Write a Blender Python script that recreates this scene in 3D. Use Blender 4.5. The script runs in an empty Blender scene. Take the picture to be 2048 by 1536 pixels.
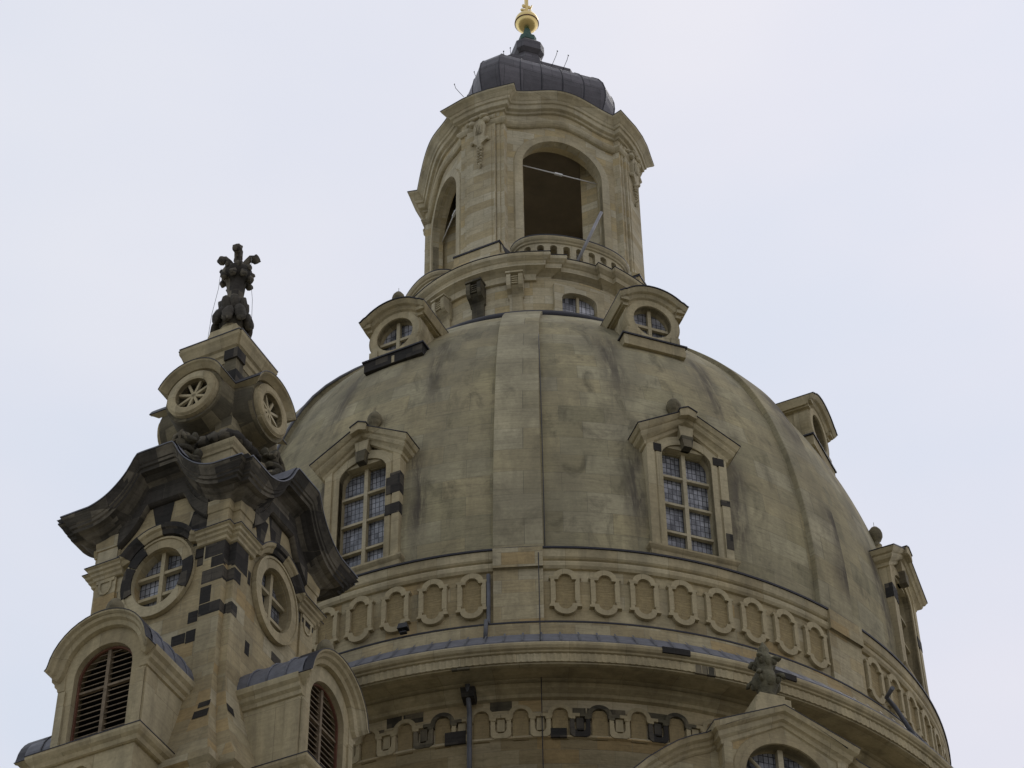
import bpy, bmesh, math, random
from mathutils import Vector, Matrix
from mathutils.geometry import tessellate_polygon
random.seed(7)
S = bpy.context.scene
R = math.radians
sin, cos, pi = math.sin, math.cos, math.pi

# ------------------------------------------------------------ camera, sky, sun, exposure
D0 = 65.6825
pitch, roll, yaw = R(43.83752), R(-0.781308), R(-0.7412)
Fv = Vector((sin(yaw)*cos(pitch), cos(yaw)*cos(pitch), sin(pitch)))
Rv = Vector((cos(yaw), -sin(yaw), 0)); Uv = Rv.cross(Fv)
R2 = cos(roll)*Rv + sin(roll)*Uv; U2 = -sin(roll)*Rv + cos(roll)*Uv
cam = bpy.data.cameras.new('camera'); camo = bpy.data.objects.new('camera', cam)
S.collection.objects.link(camo); S.camera = camo
M = Matrix((R2, U2, -Fv)).transposed().to_4x4(); M.translation = Vector((0, -D0, 0))
camo.matrix_world = M
cam.sensor_width = 36; cam.lens = 36*4900/2048; cam.clip_start = 1; cam.clip_end = 6000

SUN_EL, SUN_AZ = R(52), R(25)      # high and behind the dome, veiled by cloud
w = bpy.data.worlds.new('World'); S.world = w; w.use_nodes = True
nt = w.node_tree; nt.nodes.clear()
def N(t, typ, **kw):
    n = t.nodes.new(typ)
    for k, v in kw.items():
        if k.startswith('i_'):
            n.inputs[int(k[2:])].default_value = v
        else: setattr(n, k, v)
    return n
def mth(t, op, a, b=None, c=None, clamp=False):
    n = t.nodes.new('ShaderNodeMath'); n.operation = op; n.use_clamp = clamp
    for i, x in enumerate((a, b, c)):
        if x is None: continue
        if isinstance(x, (int, float)): n.inputs[i].default_value = x
        else: t.links.new(x, n.inputs[i])
    return n.outputs[0]
def mixc(t, fac, a, b, mode='MIX'):
    n = t.nodes.new('ShaderNodeMix'); n.data_type = 'RGBA'; n.blend_type = mode; n.clamp_factor = True
    for i, x in ((0, fac), (6, a), (7, b)):
        if isinstance(x, (int, float)): n.inputs[i].default_value = x
        elif isinstance(x, tuple): n.inputs[i].default_value = (*x, 1) if len(x) == 3 else x
        else: t.links.new(x, n.inputs[i])
    return n.outputs[2]
def ramp(t, fac, stops, interp='LINEAR'):
    n = t.nodes.new('ShaderNodeValToRGB'); n.color_ramp.interpolation = interp
    e = n.color_ramp.elements
    while len(e) < len(stops): e.new(0.5)
    for k, (p, c) in zip(e, stops):
        k.position = p; k.color = (*c, 1) if isinstance(c, tuple) else (c, c, c, 1)
    t.links.new(fac, n.inputs[0]); return n.outputs[0]
sky = N(nt, 'ShaderNodeTexSky', sky_type='NISHITA', sun_disc=False)
sky.sun_elevation = SUN_EL; sky.sun_rotation = SUN_AZ
tc = N(nt, 'ShaderNodeTexCoord')
sp = N(nt, 'ShaderNodeSeparateXYZ'); nt.links.new(tc.outputs['Generated'], sp.inputs[0])
mp = N(nt, 'ShaderNodeMapping'); mp.inputs['Scale'].default_value = (1, 1, 2.2); nt.links.new(tc.outputs['Generated'], mp.inputs[0])
ns = N(nt, 'ShaderNodeTexNoise'); ns.inputs['Scale'].default_value = 3.2; ns.inputs['Detail'].default_value = 4; ns.inputs['Roughness'].default_value = .45
nt.links.new(mp.outputs[0], ns.inputs[0])
# veiled cloud layer: brighter in the half of the sky behind the church, where the sun is
back = mth(nt, 'MULTIPLY_ADD', sp.outputs[1], .5, .5, clamp=True)
br = ramp(nt, back, [(0, .60), (.5, .76), (.80, .99), (1, 1.0)])
cl = ramp(nt, ns.outputs[0], [(.3, (.70, .755, .865)), (.46, (.775, .79, .875)), (.60, (.82, .822, .885)), (.74, (.90, .90, .935))])
cloud = mixc(nt, 1.0, cl, br, 'MULTIPLY')
cloud = mixc(nt, 1.0, cloud, ramp(nt, sp.outputs[2], [(0, 1.45), (.22, 1.2), (.42, 1.0), (1, 1.06)]), 'MULTIPLY')  # unseen low sky, brightness added to light the drum under its cornice
cloud = mixc(nt, 1.0, cloud, ramp(nt, mth(nt, 'MULTIPLY_ADD', sp.outputs[0], 1.2, .5, clamp=True), [(.1, (.955, .985, 1.0)), (.55, (1.0, .995, 1.0)), (.9, (1.01, .985, .995))]), 'MULTIPLY')
skb = mixc(nt, 1.0, sky.outputs[0], (.08, .08, .08), 'MULTIPLY')
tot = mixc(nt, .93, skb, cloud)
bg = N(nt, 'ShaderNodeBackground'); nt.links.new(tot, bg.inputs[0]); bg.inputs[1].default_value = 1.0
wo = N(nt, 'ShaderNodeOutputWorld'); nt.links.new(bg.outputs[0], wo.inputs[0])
sl = bpy.data.lights.new('sun', 'SUN'); sl.energy = 0.6; sl.angle = R(30); sl.color = (1, .96, .9)
so = bpy.data.objects.new('sun', sl); S.collection.objects.link(so)
so.rotation_euler = Vector((-sin(SUN_AZ)*cos(SUN_EL), -cos(SUN_AZ)*cos(SUN_EL), -sin(SUN_EL))).to_track_quat('-Z', 'Y').to_euler()
S.view_settings.view_transform = 'Standard'; S.view_settings.look = 'None'
S.view_settings.exposure = 0.0; S.view_settings.gamma = 1.0

# ------------------------------------------------------------ materials
def newmat(name):
    m = bpy.data.materials.new(name); m.use_nodes = True
    t = m.node_tree; b = t.nodes['Principled BSDF']; return m, t, b
def uvnode(t, sx=1, sy=1, ox=0, oy=0):
    u = t.nodes.new('ShaderNodeUVMap'); mp = t.nodes.new('ShaderNodeMapping')
    mp.inputs['Scale'].default_value = (sx, sy, 1); mp.inputs['Location'].default_value = (ox, oy, 0)
    t.links.new(u.outputs[0], mp.inputs[0]); return mp.outputs[0]
def noise(t, vec, scale, detail=3, rough=.5, dist=0):
    n = t.nodes.new('ShaderNodeTexNoise'); n.inputs['Scale'].default_value = scale
    n.inputs['Detail'].default_value = detail; n.inputs['Roughness'].default_value = rough; n.inputs['Distortion'].default_value = dist
    t.links.new(vec, n.inputs['Vector']); return n.outputs[0]
def stone(name, pal, bw=.95, bh=.46, grime=.35, gcol=(.07, .068, .055), mort=.006, vein=.25, rough=.9, bumpd=.012, dome=False, film=1.0):
    if max(pal[0]) > .12: pal = [(r_*1.04, g_*1.025, b_*.90) for r_, g_, b_ in pal]; gcol = (gcol[0], gcol[1]*.95, gcol[2]*.9)
    m, t, b = newmat(name)
    uv = uvnode(t)
    wob = N(t, 'ShaderNodeTexBrick'); wob.offset = .5; wob.squash = 1
    t.links.new(uv, wob.inputs[0])
    wob.inputs['Color1'].default_value = (0, 0, 0, 1); wob.inputs['Color2'].default_value = (1, 1, 1, 1); wob.inputs['Mortar'].default_value = (.5, .5, .5, 1)
    wob.inputs['Scale'].default_value = 1; wob.inputs['Mortar Size'].default_value = mort; wob.inputs['Mortar Smooth'].default_value = .2
    wob.inputs['Bias'].default_value = 0; wob.inputs['Brick Width'].default_value = bw; wob.inputs['Row Height'].default_value = bh
    n = len(pal)
    col = ramp(t, wob.outputs[0], [(i/n, c) for i, c in enumerate(pal)], 'CONSTANT' if not dome else 'LINEAR')
    # sandstone bedding
    oc = t.nodes.new('ShaderNodeTexCoord')
    uv2 = uvnode(t, .8, 7)
    v1 = noise(t, uv2, 1.6, 5, .6, 1.2)
    vv = ramp(t, v1, [(.25, 1-vein), (.5, 1.0), (.8, 1+vein*.5)])
    col = mixc(t, 1.0, col, vv, 'MULTIPLY')
    n2 = noise(t, oc.outputs['Object'], .55, 4, .55)
    col = mixc(t, 1.0, col, ramp(t, n2, [(.3, .80), (.7, 1.14)]), 'MULTIPLY')
    n3 = noise(t, oc.outputs['Object'], 11, 3, .7)
    col = mixc(t, 1.0, col, ramp(t, n3, [(.25, .86), (.75, 1.12)]), 'MULTIPLY')
    # grime: patchy, drawn out downwards by rain
    mpg = t.nodes.new('ShaderNodeMapping'); mpg.inputs['Scale'].default_value = (1.3, 1.3, .28); t.links.new(oc.outputs['Object'], mpg.inputs[0])
    g = noise(t, mpg.outputs[0], 1.5, 5, .62, .4)
    gm = ramp(t, g, [(.42, 0.0), (.72, 1.0)])
    col = mixc(t, mth(t, 'MULTIPLY', gm, grime), col, gcol)
    col = mixc(t, mth(t, 'MULTIPLY', wob.outputs[1], .38 if not dome else .42), col, (.06, .055, .045))
    if dome:
        uvs = t.nodes.new('ShaderNodeUVMap'); s = t.nodes.new('ShaderNodeSeparateXYZ'); t.links.new(uvs.outputs[0], s.inputs[0])
        bay = 2*pi*13/8
        # distance from the centre line of the nearest dormer (one every 45 degrees)
        x = mth(t, 'ADD', s.outputs[0], -R(AZ+.9)*13 + bay*40.5)
        x = mth(t, 'ADD', mth(t, 'MODULO', x, bay), -bay/2)
        nx = noise(t, uvnode(t, .6, .35), 1.1, 4, .6)
        x = mth(t, 'ADD', x, mth(t, 'MULTIPLY_ADD', nx, 1.1, -.55))
        ax = mth(t, 'ABSOLUTE', x); h = s.outputs[1]
        def band(x0, wd, lo, hi, f0, f1):
            e = mth(t, 'DIVIDE', mth(t, 'SUBTRACT', ax, x0), wd)
            e = mth(t, 'POWER', 2.718, mth(t, 'MULTIPLY', mth(t, 'MULTIPLY', e, e), -1))
            a = t.nodes.new('ShaderNodeMapRange'); a.interpolation_type = 'SMOOTHSTEP'; t.links.new(h, a.inputs[0]); a.inputs[1].default_value = lo-f0; a.inputs[2].default_value = lo+f0
            c = t.nodes.new('ShaderNodeMapRange'); c.interpolation_type = 'SMOOTHSTEP'; t.links.new(h, c.inputs[0]); c.inputs[1].default_value = hi+f1; c.inputs[2].default_value = hi-f1
            return mth(t, 'MULTIPLY', e, mth(t, 'MULTIPLY', a.outputs[0], c.outputs[0]))
        b1 = band(1.90, .42, 51.6, 55.4, 1.8, .6)
        b2 = band(1.72, .36, 45.5, 49.3, 1.2, .5)
        nn = noise(t, uvnode(t, 2.6, .42), 1.2, 5, .65, .5)
        st = mth(t, 'MULTIPLY', mth(t, 'MAXIMUM', mth(t, 'MULTIPLY', b1, .95), b2), ramp(t, nn, [(.38, .15), (.55, 1.0)]), clamp=True)
        col = mixc(t, mth(t, 'MULTIPLY', st, .88), col, (.055, .045, .042))
        # pale washed stone near the crown, greenish film lower down
        gr = ramp(t, noise(t, uvnode(t, .28, .16), 1.3, 5, .6), [(.36, 0.0), (.66, .58*film)])
        col = mixc(t, gr, col, (.205, .185, .13))
        gr2 = ramp(t, noise(t, uvnode(t, .9, .5, 7, 3), 1.3, 5, .65, .6), [(.54, 0.0), (.70, .62*film)])
        col = mixc(t, gr2, col, (.105, .095, .062))
    t.links.new(col, b.inputs['Base Color']); b.inputs['Roughness'].default_value = rough
    b.inputs['Specular IOR Level'].default_value = .25
    bp = t.nodes.new('ShaderNodeBump'); bp.inputs['Strength'].default_value = .5; bp.inputs['Distance'].default_value = bumpd
    hh = mth(t, 'SUBTRACT', mth(t, 'MULTIPLY', n3, .8), mth(t, 'MULTIPLY', wob.outputs[1], 1.0))
    hh = mth(t, 'ADD', hh, mth(t, 'MULTIPLY', v1, .7))
    t.links.new(hh, bp.inputs['Height']); t.links.new(bp.outputs[0], b.inputs['Normal'])
    return m
PHI = -2.54033; AZ = PHI+22.5; TZ = PHI-22.5
PAL = [(.40, .335, .22), (.45, .395, .285), (.36, .30, .195), (.43, .36, .235), (.47, .42, .315), (.39, .33, .22), (.41, .355, .245), (.44, .385, .27), (.41, .315, .18)]
PALL = [(.47, .41, .295), (.51, .46, .355), (.43, .365, .245), (.49, .435, .325), (.49, .405, .255), (.53, .485, .385), (.46, .40, .285)]
m_stone = stone('sandstone_blocks', PAL, grime=.38)
m_drum = stone('drum_sandstone', [(r_*1.12, g_*1.1, b_*1.1) for r_, g_, b_ in PAL], grime=.10)
m_trim = stone('sandstone_trim', [(.43, .37, .255), (.465, .41, .295), (.40, .34, .23), (.45, .39, .27)], 1.5, 2.4, .42, vein=.15)
m_lan = stone('pale_sandstone', PALL, .85, .40, .20, gcol=(.12, .11, .085))
m_lantrim = stone('pale_sandstone_trim', [(.47, .415, .305), (.50, .45, .345), (.44, .385, .275)], 1.3, 2.6, .32, gcol=(.10, .092, .075), vein=.18)
m_dome = stone('weathered_dome_stone', [(.37, .335, .225), (.45, .415, .30), (.40, .355, .235), (.48, .44, .325), (.35, .32, .215), (.42, .37, .24), (.45, .395, .26)], 1.5, .78, .42, gcol=(.12, .112, .08), mort=.007, vein=.32, dome=True)
m_rib = stone('rib_stone', [(.40, .365, .265), (.47, .43, .32), (.38, .34, .235), (.48, .44, .33), (.42, .37, .25)], 1.5, .95, .42, gcol=(.13, .12, .085), mort=.007, vein=.28, dome=True, film=.8)
m_rough = stone('rough_tooled_stone', [(.30, .235, .135), (.33, .265, .155), (.28, .225, .13)], 3, 3, .35, mort=0, vein=.3, bumpd=.05)
m_dark = stone('blackened_old_stone', [(.042, .038, .033), (.06, .054, .045), (.036, .034, .030), (.10, .088, .068)], .45, .36, .5, gcol=(.02, .02, .018), vein=.4)
m_mid = stone('sooty_stone', [(.125, .112, .082), (.16, .142, .105), (.09, .082, .062), (.20, .175, .13), (.075, .069, .056)], .75, .8, .85, gcol=(.035, .033, .029), vein=.4)
m_soot = stone('soot_black_cornice_stone', [(.085, .076, .060), (.135, .12, .092), (.062, .056, .047), (.18, .16, .12), (.09, .081, .063), (.075, .068, .055)], .9, .9, .7, gcol=(.025, .024, .021), vein=.4)
m_half = stone('stained_stone', [(.21, .185, .13), (.26, .23, .165), (.17, .15, .108), (.24, .205, .14), (.12, .108, .082)], .8, .45, .7, gcol=(.05, .046, .036), vein=.35)
m_fin = stone('mossy_carved_stone', [(.15, .14, .10), (.18, .165, .12)], 2, 2, .8, gcol=(.05, .048, .038), vein=.4, bumpd=.04)
def simple(name, col, rough=.5, metal=0, var=.25, sc=3, spec=.4):
    m, t, b = newmat(name); oc = t.nodes.new('ShaderNodeTexCoord')
    n = noise(t, oc.outputs['Object'], sc, 5, .65)
    c = mixc(t, 1.0, tuple(col), ramp(t, n, [(.3, 1-var), (.7, 1+var)]), 'MULTIPLY')
    t.links.new(c, b.inputs['Base Color']); b.inputs['Roughness'].default_value = rough; b.inputs['Metallic'].default_value = metal
    b.inputs['Specular IOR Level'].default_value = spec
    return m
m_lead = simple('grey_lead_sheet', (.135, .14, .158), .55, 0, .25, 4)
m_blead = simple('dark_lead_flashing', (.022, .022, .028), .5, 0, .3)
m_gold = simple('gilding', (.80, .62, .26), .30, 1, .06, 2)
m_copper = simple('green_copper', (.05, .11, .085), .6, 0, .3)
m_iron = simple('iron', (.03, .03, .032), .5, 0, .2)
m_pipe = simple('zinc_pipe', (.10, .105, .115), .5, 0, .3)
m_plaster = simple('dark_plaster', (.22, .18, .12), .9, 0, .15, 1)  # dark plaster, one even tone of its own
m_white = simple('white_paint', (.72, .72, .70), .5, 0, .08)
m_white2 = simple('weathered_white_paint', (.34, .34, .35), .5, 0, .2)
m_wood = simple('louvre_timber', (.20, .155, .10), .8, 0, .35, 6)
m_brown = simple('red_brown_frame', (.14, .06, .035), .7, 0, .3)
m_ins = simple('dark_interior', (.02, .02, .02), .9)
m_ground = stone('paved_square', [(.25, .235, .21), (.28, .26, .235), (.22, .205, .185)], .8, .4, .2)
def roofmat():
    m, t, b = newmat('seamed_lead_roof'); uv = uvnode(t)
    br = N(t, 'ShaderNodeTexBrick'); br.offset = .5; t.links.new(uv, br.inputs[0])
    br.inputs['Color1'].default_value = (.055, .050, .055, 1); br.inputs['Color2'].default_value = (.10, .092, .10, 1); br.inputs['Mortar'].default_value = (.03, .028, .03, 1)
    br.inputs['Scale'].default_value = 1; br.inputs['Mortar Size'].default_value = .012; br.inputs['Brick Width'].default_value = .82; br.inputs['Row Height'].default_value = 1.35
    oc = t.nodes.new('ShaderNodeTexCoord')
    n = noise(t, oc.outputs['Object'], 2.5, 5, .7); c = mixc(t, 1.0, br.outputs[0], ramp(t, n, [(.3, .75), (.7, 1.35)]), 'MULTIPLY')
    t.links.new(c, b.inputs['Base Color']); b.inputs['Roughness'].default_value = .48
    bp = t.nodes.new('ShaderNodeBump'); bp.inputs['Distance'].default_value = .03; bp.inputs['Strength'].default_value = .6
    t.links.new(mth(t, 'ADD', mth(t, 'MULTIPLY', br.outputs[1], 1.0), mth(t, 'MULTIPLY', n, .8)), bp.inputs['Height']); t.links.new(bp.outputs[0], b.inputs['Normal'])
    return m
m_roof = roofmat()
def glassmat(name, gw, gh, lo, hi):
    m, t, b = newmat(name); uv = uvnode(t)
    br = N(t, 'ShaderNodeTexBrick'); br.offset = 0; t.links.new(uv, br.inputs[0])
    br.inputs['Color1'].default_value = (0, 0, 0, 1); br.inputs['Color2'].default_value = (1, 1, 1, 1); br.inputs['Mortar'].default_value = (.5, .5, .5, 1)
    br.inputs['Scale'].default_value = 1; br.inputs['Mortar Size'].default_value = .011; br.inputs['Mortar Smooth'].default_value = .1
    br.inputs['Brick Width'].default_value = gw; br.inputs['Row Height'].default_value = gh
    oc = t.nodes.new('ShaderNodeTexCoord')
    n = noise(t, oc.outputs['Object'], 1.1, 4, .6, .6)
    v = mth(t, 'ADD', mth(t, 'MULTIPLY', ramp(t, n, [(.38, 0.0), (.6, 1.0)]), .65), mth(t, 'MULTIPLY', br.outputs[0], .35))
    c = ramp(t, v, [(0, lo), (1, hi)])
    c = mixc(t, br.outputs[1], c, (.035, .037, .042))
    t.links.new(c, b.inputs['Base Color']); b.inputs['Roughness'].default_value = .12
    sc = t.nodes.new('ShaderNodeBump'); sc.inputs['Distance'].default_value = .02; sc.inputs['Strength'].default_value = .7
    t.links.new(mth(t, 'ADD', br.outputs[0], noise(t, oc.outputs['Object'], 5, 2)), sc.inputs['Height']); t.links.new(sc.outputs[0], b.inputs['Normal'])
    return m
m_glass = glassmat('leaded_glass', .135, .20, (.06, .064, .072), (.44, .455, .49))
m_glass2 = glassmat('reflection_tinted_glass', .16, .3, (.07, .075, .085), (.60, .61, .66))  # bright window reflections put into the pale pane colour

# ------------------------------------------------------------ mesh helpers
GZ = -1.6
COL = S.collection
class MB:
    def __init__(s): s.v = []; s.f = []; s.m = []; s.uv = []; s.sm = []
    def face(s, idx, m=0, uv=None, sm=False): s.f.append(tuple(idx)); s.m.append(m); s.uv.append(uv); s.sm.append(sm)
    def add(s, pts): k = len(s.v); s.v += [tuple(p) for p in pts]; return k
    def grid(s, rows, m=0, cu=False, cv=False, uv=None, sm=False, mrow=None):
        """rows: list of rows of points"""
        nr, nc = len(rows), len(rows[0]); k = s.add([p for r in rows for p in r])
        for i in range(nr-(0 if cv else 1)):
            for j in range(nc-(0 if cu else 1)):
                i2, j2 = (i+1) % nr, (j+1) % nc
                q = None
                if uv: q = [uv(i, j), uv(i, j+1), uv(i+1, j+1), uv(i+1, j)]
                s.face((k+i*nc+j, k+i*nc+j2, k+i2*nc+j2, k+i2*nc+j), mrow[i] if mrow else m, q, sm)
    def box(s, x0, x1, y0, y1, z0, z1, m=0, mtop=None, taper=0, M=None):
        t = taper
        P = [(x0, y0, z0), (x1, y0, z0), (x1, y1, z0), (x0, y1, z0), (x0+t, y0+t, z1), (x1-t, y0+t, z1), (x1-t, y1-t, z1), (x0+t, y1-t, z1)]
        if M: P = [M @ Vector(p) for p in P]
        k = s.add(P)
        for f in ((0, 1, 5, 4), (1, 2, 6, 5), (2, 3, 7, 6), (3, 0, 4, 7), (3, 2, 1, 0)): s.face([k+i for i in f], m)
        s.face([k+i for i in (4, 5, 6, 7)], m if mtop is None else mtop)
    def plate(s, outer, holes, y0, y1, m=0, mh=None, back=True):
        """outer/holes: lists of (x,z); front at y0, back at y1"""
        loops = [outer]+list(holes); P = [p for L in loops for p in L]
        tri = tessellate_polygon([[Vector((a, b, 0)) for a, b in L] for L in loops])
        k = s.add([(a, y0, b) for a, b in P]); k2 = s.add([(a, y1, b) for a, b in P])
        for t in tri:
            s.face([k+i for i in t], m)
            if back: s.face([k2+i for i in reversed(t)], m)
        o = 0
        for li, L in enumerate(loops):
            n = len(L)
            for i in range(n):
                j = (i+1) % n
                s.face((k+o+i, k+o+j, k2+o+j, k2+o+i), m if (li == 0 or mh is None) else mh)
            o += n
    def sweep(s, path, prof, closed=False, m=0, back=.12, mtop=None, caps=True):
        """path of (x,y,z), profile of (out,dz) bottom to top; outward is the right hand of the direction of travel"""
        n = len(path); pr = [(-back, prof[0][1])]+list(prof)+[(-back, prof[-1][1])] if back is not None else list(prof)
        rows = []
        for i, p in enumerate(path):
            ns_ = []
            for a, b in ((i-1, i), (i, i+1)):
                if not closed and (a < 0 or b >= n): continue
                A, B = path[a % n], path[b % n]; dx, dy = B[0]-A[0], B[1]-A[1]; L = math.hypot(dx, dy)
                if L > 1e-6: ns_.append((dy/L, -dx/L))
            if len(ns_) == 2:
                d = 1+ns_[0][0]*ns_[1][0]+ns_[0][1]*ns_[1][1]; d = max(d, .3)
                o = ((ns_[0][0]+ns_[1][0])/d, (ns_[0][1]+ns_[1][1])/d)
            else: o = ns_[0]
            rows.append([(p[0]+o[0]*q, p[1]+o[1]*q, p[2]+z) for q, z in pr])
        k = len(s.v); nc = len(pr)
        s.v += [q for r in rows for q in r]
        for i in range(n-(0 if closed else 1)):
            i2 = (i+1) % n
            for j in range(nc-(0 if back is None else 0)):
                j2 = (j+1) % nc
                if back is None and j == nc-1: continue
                mm = mtop if (mtop is not None and ((back is not None and j == nc-2) or (back is None and j == nc-2))) else m
                s.face((k+i*nc+j, k+i2*nc+j, k+i2*nc+j2, k+i*nc+j2), mm)
        if not closed and caps and back is not None:
            s.face([k+j for j in range(nc)], m); s.face([k+(n-1)*nc+j for j in reversed(range(nc))], m)
    def esweep(s, pts, y0, prof, m=0, closed=False, back=.1, mtop=None, sm=False):
        """follow an elevation curve (x,z) (left to right); profile (n, out): n along the curve's upper normal, out towards -y"""
        n = len(pts); rows = []
        pr = [(prof[0][0], -back)]+list(prof)+[(prof[-1][0], -back)]
        for i, p in enumerate(pts):
            ns_ = []
            for a, b in ((i-1, i), (i, i+1)):
                if not closed and (a < 0 or b >= n): continue
                A, B = pts[a % n], pts[b % n]; dx, dz = B[0]-A[0], B[1]-A[1]; L = math.hypot(dx, dz) or 1; ns_.append((-dz/L, dx/L))
            if len(ns_) == 2:
                d = max(.35, 1+ns_[0][0]*ns_[1][0]+ns_[0][1]*ns_[1][1]); o = ((ns_[0][0]+ns_[1][0])/d, (ns_[0][1]+ns_[1][1])/d)
            else: o = ns_[0]
            rows.append([(p[0]+o[0]*q, y0-out, p[1]+o[1]*q) for q, out in pr])
        nc = len(pr); k = s.add([q for r in rows for q in r])
        for i in range(n-(0 if closed else 1)):
            i2 = (i+1) % n
            for j in range(nc):
                j2 = (j+1) % nc
                s.face((k+i*nc+j, k+i2*nc+j, k+i2*nc+j2, k+i*nc+j2), mtop if (mtop is not None and j == nc-2) else m, None, sm)
        if not closed:
            s.face([k+j for j in range(nc)], m); s.face([k+(n-1)*nc+j for j in reversed(range(nc))], m)
    def lathe(s, prof, cx=0, cy=0, n=32, m=0, sm=True, a0=0, a1=360, uvr=None, mrow=None, rmod=None):
        full = abs(a1-a0) >= 359.9; nn = n if full else n+1
        rows = []
        for r, z in prof:
            rows.append([(cx+(r+(rmod(a, r, z) if rmod else 0))*sin(a), cy-(r+(rmod(a, r, z) if rmod else 0))*cos(a), z) for a in [R(a0+(a1-a0)*j/n) for j in range(nn)]])
        ur = uvr if uvr else max(p[0] for p in prof)
        arc = [prof[0][1]]
        for i in range(1, len(prof)): arc.append(arc[-1]+math.hypot(prof[i][0]-prof[i-1][0], prof[i][1]-prof[i-1][1]))
        s.grid(rows, m, cu=full, uv=lambda i, j: (R(a0+(a1-a0)*j/n)*ur, arc[i] if uvr != 13 else prof[i][1]), sm=sm, mrow=mrow)
    def ell(s, c, r, m=0, n=10, M=None):
        rows = []
        for i in range(n//2+2):
            th = pi*i/(n//2+1); row = []
            for j in range(n):
                a = 2*pi*j/n; p = Vector((r[0]*sin(th)*cos(a), r[1]*sin(th)*sin(a), r[2]*cos(th)))
                if M: p = M @ p
                row.append((c[0]+p[0], c[1]+p[1], c[2]+p[2]))
            rows.append(row)
        s.grid(rows, m, cu=True, sm=True)
    def tube(s, pts, r, m=0, n=7):
        rows = []
        for i, p in enumerate(pts):
            a = Vector(pts[max(0, i-1)]); b = Vector(pts[min(len(pts)-1, i+1)]); d = (b-a).normalized()
            e = d.orthogonal() if i == 0 else (e - d*e.dot(d)); e.normalize(); f = d.cross(e)
            rows.append([tuple(Vector(p)+e*r*cos(2*pi*j/n)+f*r*sin(2*pi*j/n)) for j in range(n)])
        s.grid(rows, m, cu=True, sm=True)
        k = len(s.v)-len(rows)*n; s.face([k+j for j in range(n)], m); s.face([len(s.v)-n+j for j in range(n)], m)
    def build(s, name, mats, parent=None, loc=(0, 0, 0), rz=0, noise_=0):
        me = bpy.data.meshes.new(name); me.from_pydata(s.v, [], s.f)
        if not isinstance(mats, (list, tuple)): mats = [mats]
        for m in mats: me.materials.append(m)
        ul = me.uv_layers.new(name='UVMap'); ox, oz = random.uniform(0, 40), random.uniform(0, 40)
        for p, mi, uv, sm in zip(me.polygons, s.m, s.uv, s.sm):
            p.material_index = mi; p.use_smooth = sm
            nn = p.normal
            for q, li in enumerate(p.loop_indices):
                if uv: ul.data[li].uv = uv[q]; continue
                c = me.vertices[me.loops[li].vertex_index].co
                if abs(nn.z) > .75: t_ = (c.x+ox, c.y+oz)
                elif abs(nn.x) > abs(nn.y): t_ = (c.y+ox, c.z+oz)
                else: t_ = (c.x+ox, c.z+oz)
                ul.data[li].uv = t_
        bm = bmesh.new(); bm.from_mesh(me); bmesh.ops.recalc_face_normals(bm, faces=bm.faces); bm.to_mesh(me); bm.free()
        o = bpy.data.objects.new(name, me); COL.objects.link(o); o.location = loc; o.rotation_euler = (0, 0, rz)
        if parent: o.parent = parent
        return o
from mathutils import noise as mn
def rough(b, amp, f=7.0, k0=0):
    b.v = b.v[:k0]+[tuple(Vector(p)+mn.noise_vector(Vector(p)*f)*amp+mn.noise_vector(Vector(p)*f*2.7)*amp*.5) for p in b.v[k0:]]; return b
def thing(name, label, cat, loc=(0, 0, 0), rz=0, group=None):
    o = bpy.data.objects.new(name, None); COL.objects.link(o); o.location = loc; o.rotation_euler = (0, 0, rz); o.empty_display_size = .5
    o['label'] = label; o['category'] = cat
    if group: o['group'] = group
    return o
def tag(o, label, cat, group=None):
    o['label'] = label; o['category'] = cat
    if group: o['group'] = group
    return o
def dup(o, parent, loc=None, rz=None):
    c = o.copy(); COL.objects.link(c); c.parent = parent
    if loc is not None: c.location = loc
    if rz is not None: c.rotation_euler = (0, 0, rz)
    for ch in list(o.children):
        if ch is not c: dup(ch, c)
    return c
def nv(az): a = R(az); return Vector((sin(a), -cos(a), 0))
def tv(az): a = R(az); return Vector((cos(a), sin(a), 0))
def arc(cx, cz, a, b, t0, t1, n): return [(cx+a*cos(R(t0+(t1-t0)*i/n)), cz+b*sin(R(t0+(t1-t0)*i/n))) for i in range(n+1)]
def lerp(tab, x):
    if x <= tab[0][0]: return tab[0][1]
    for (a, b), (c, d) in zip(tab, tab[1:]):
        if x <= c: return b+(d-b)*(x-a)/(c-a)
    return tab[-1][1]
def smoothtab(tab):
    xs = [a for a, _ in tab]; ys = [b for _, b in tab]; ms = []
    for i in range(len(xs)):
        a, b = max(0, i-1), min(len(xs)-1, i+1); ms.append((ys[b]-ys[a])/(xs[b]-xs[a]))
    def f(x):
        x = min(max(x, xs[0]), xs[-1]); i = 0
        while i < len(xs)-2 and x > xs[i+1]: i += 1
        h = xs[i+1]-xs[i]; u = (x-xs[i])/h
        return (2*u**3-3*u*u+1)*ys[i]+(u**3-2*u*u+u)*h*ms[i]+(-2*u**3+3*u*u)*ys[i+1]+(u**3-u*u)*h*ms[i+1]
    return f

# ------------------------------------------------------------ ground
g = MB(); g.box(-900, 900, -900, 900, GZ-1, GZ); g = g.build('ground', m_ground); g['kind'] = 'structure'

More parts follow.
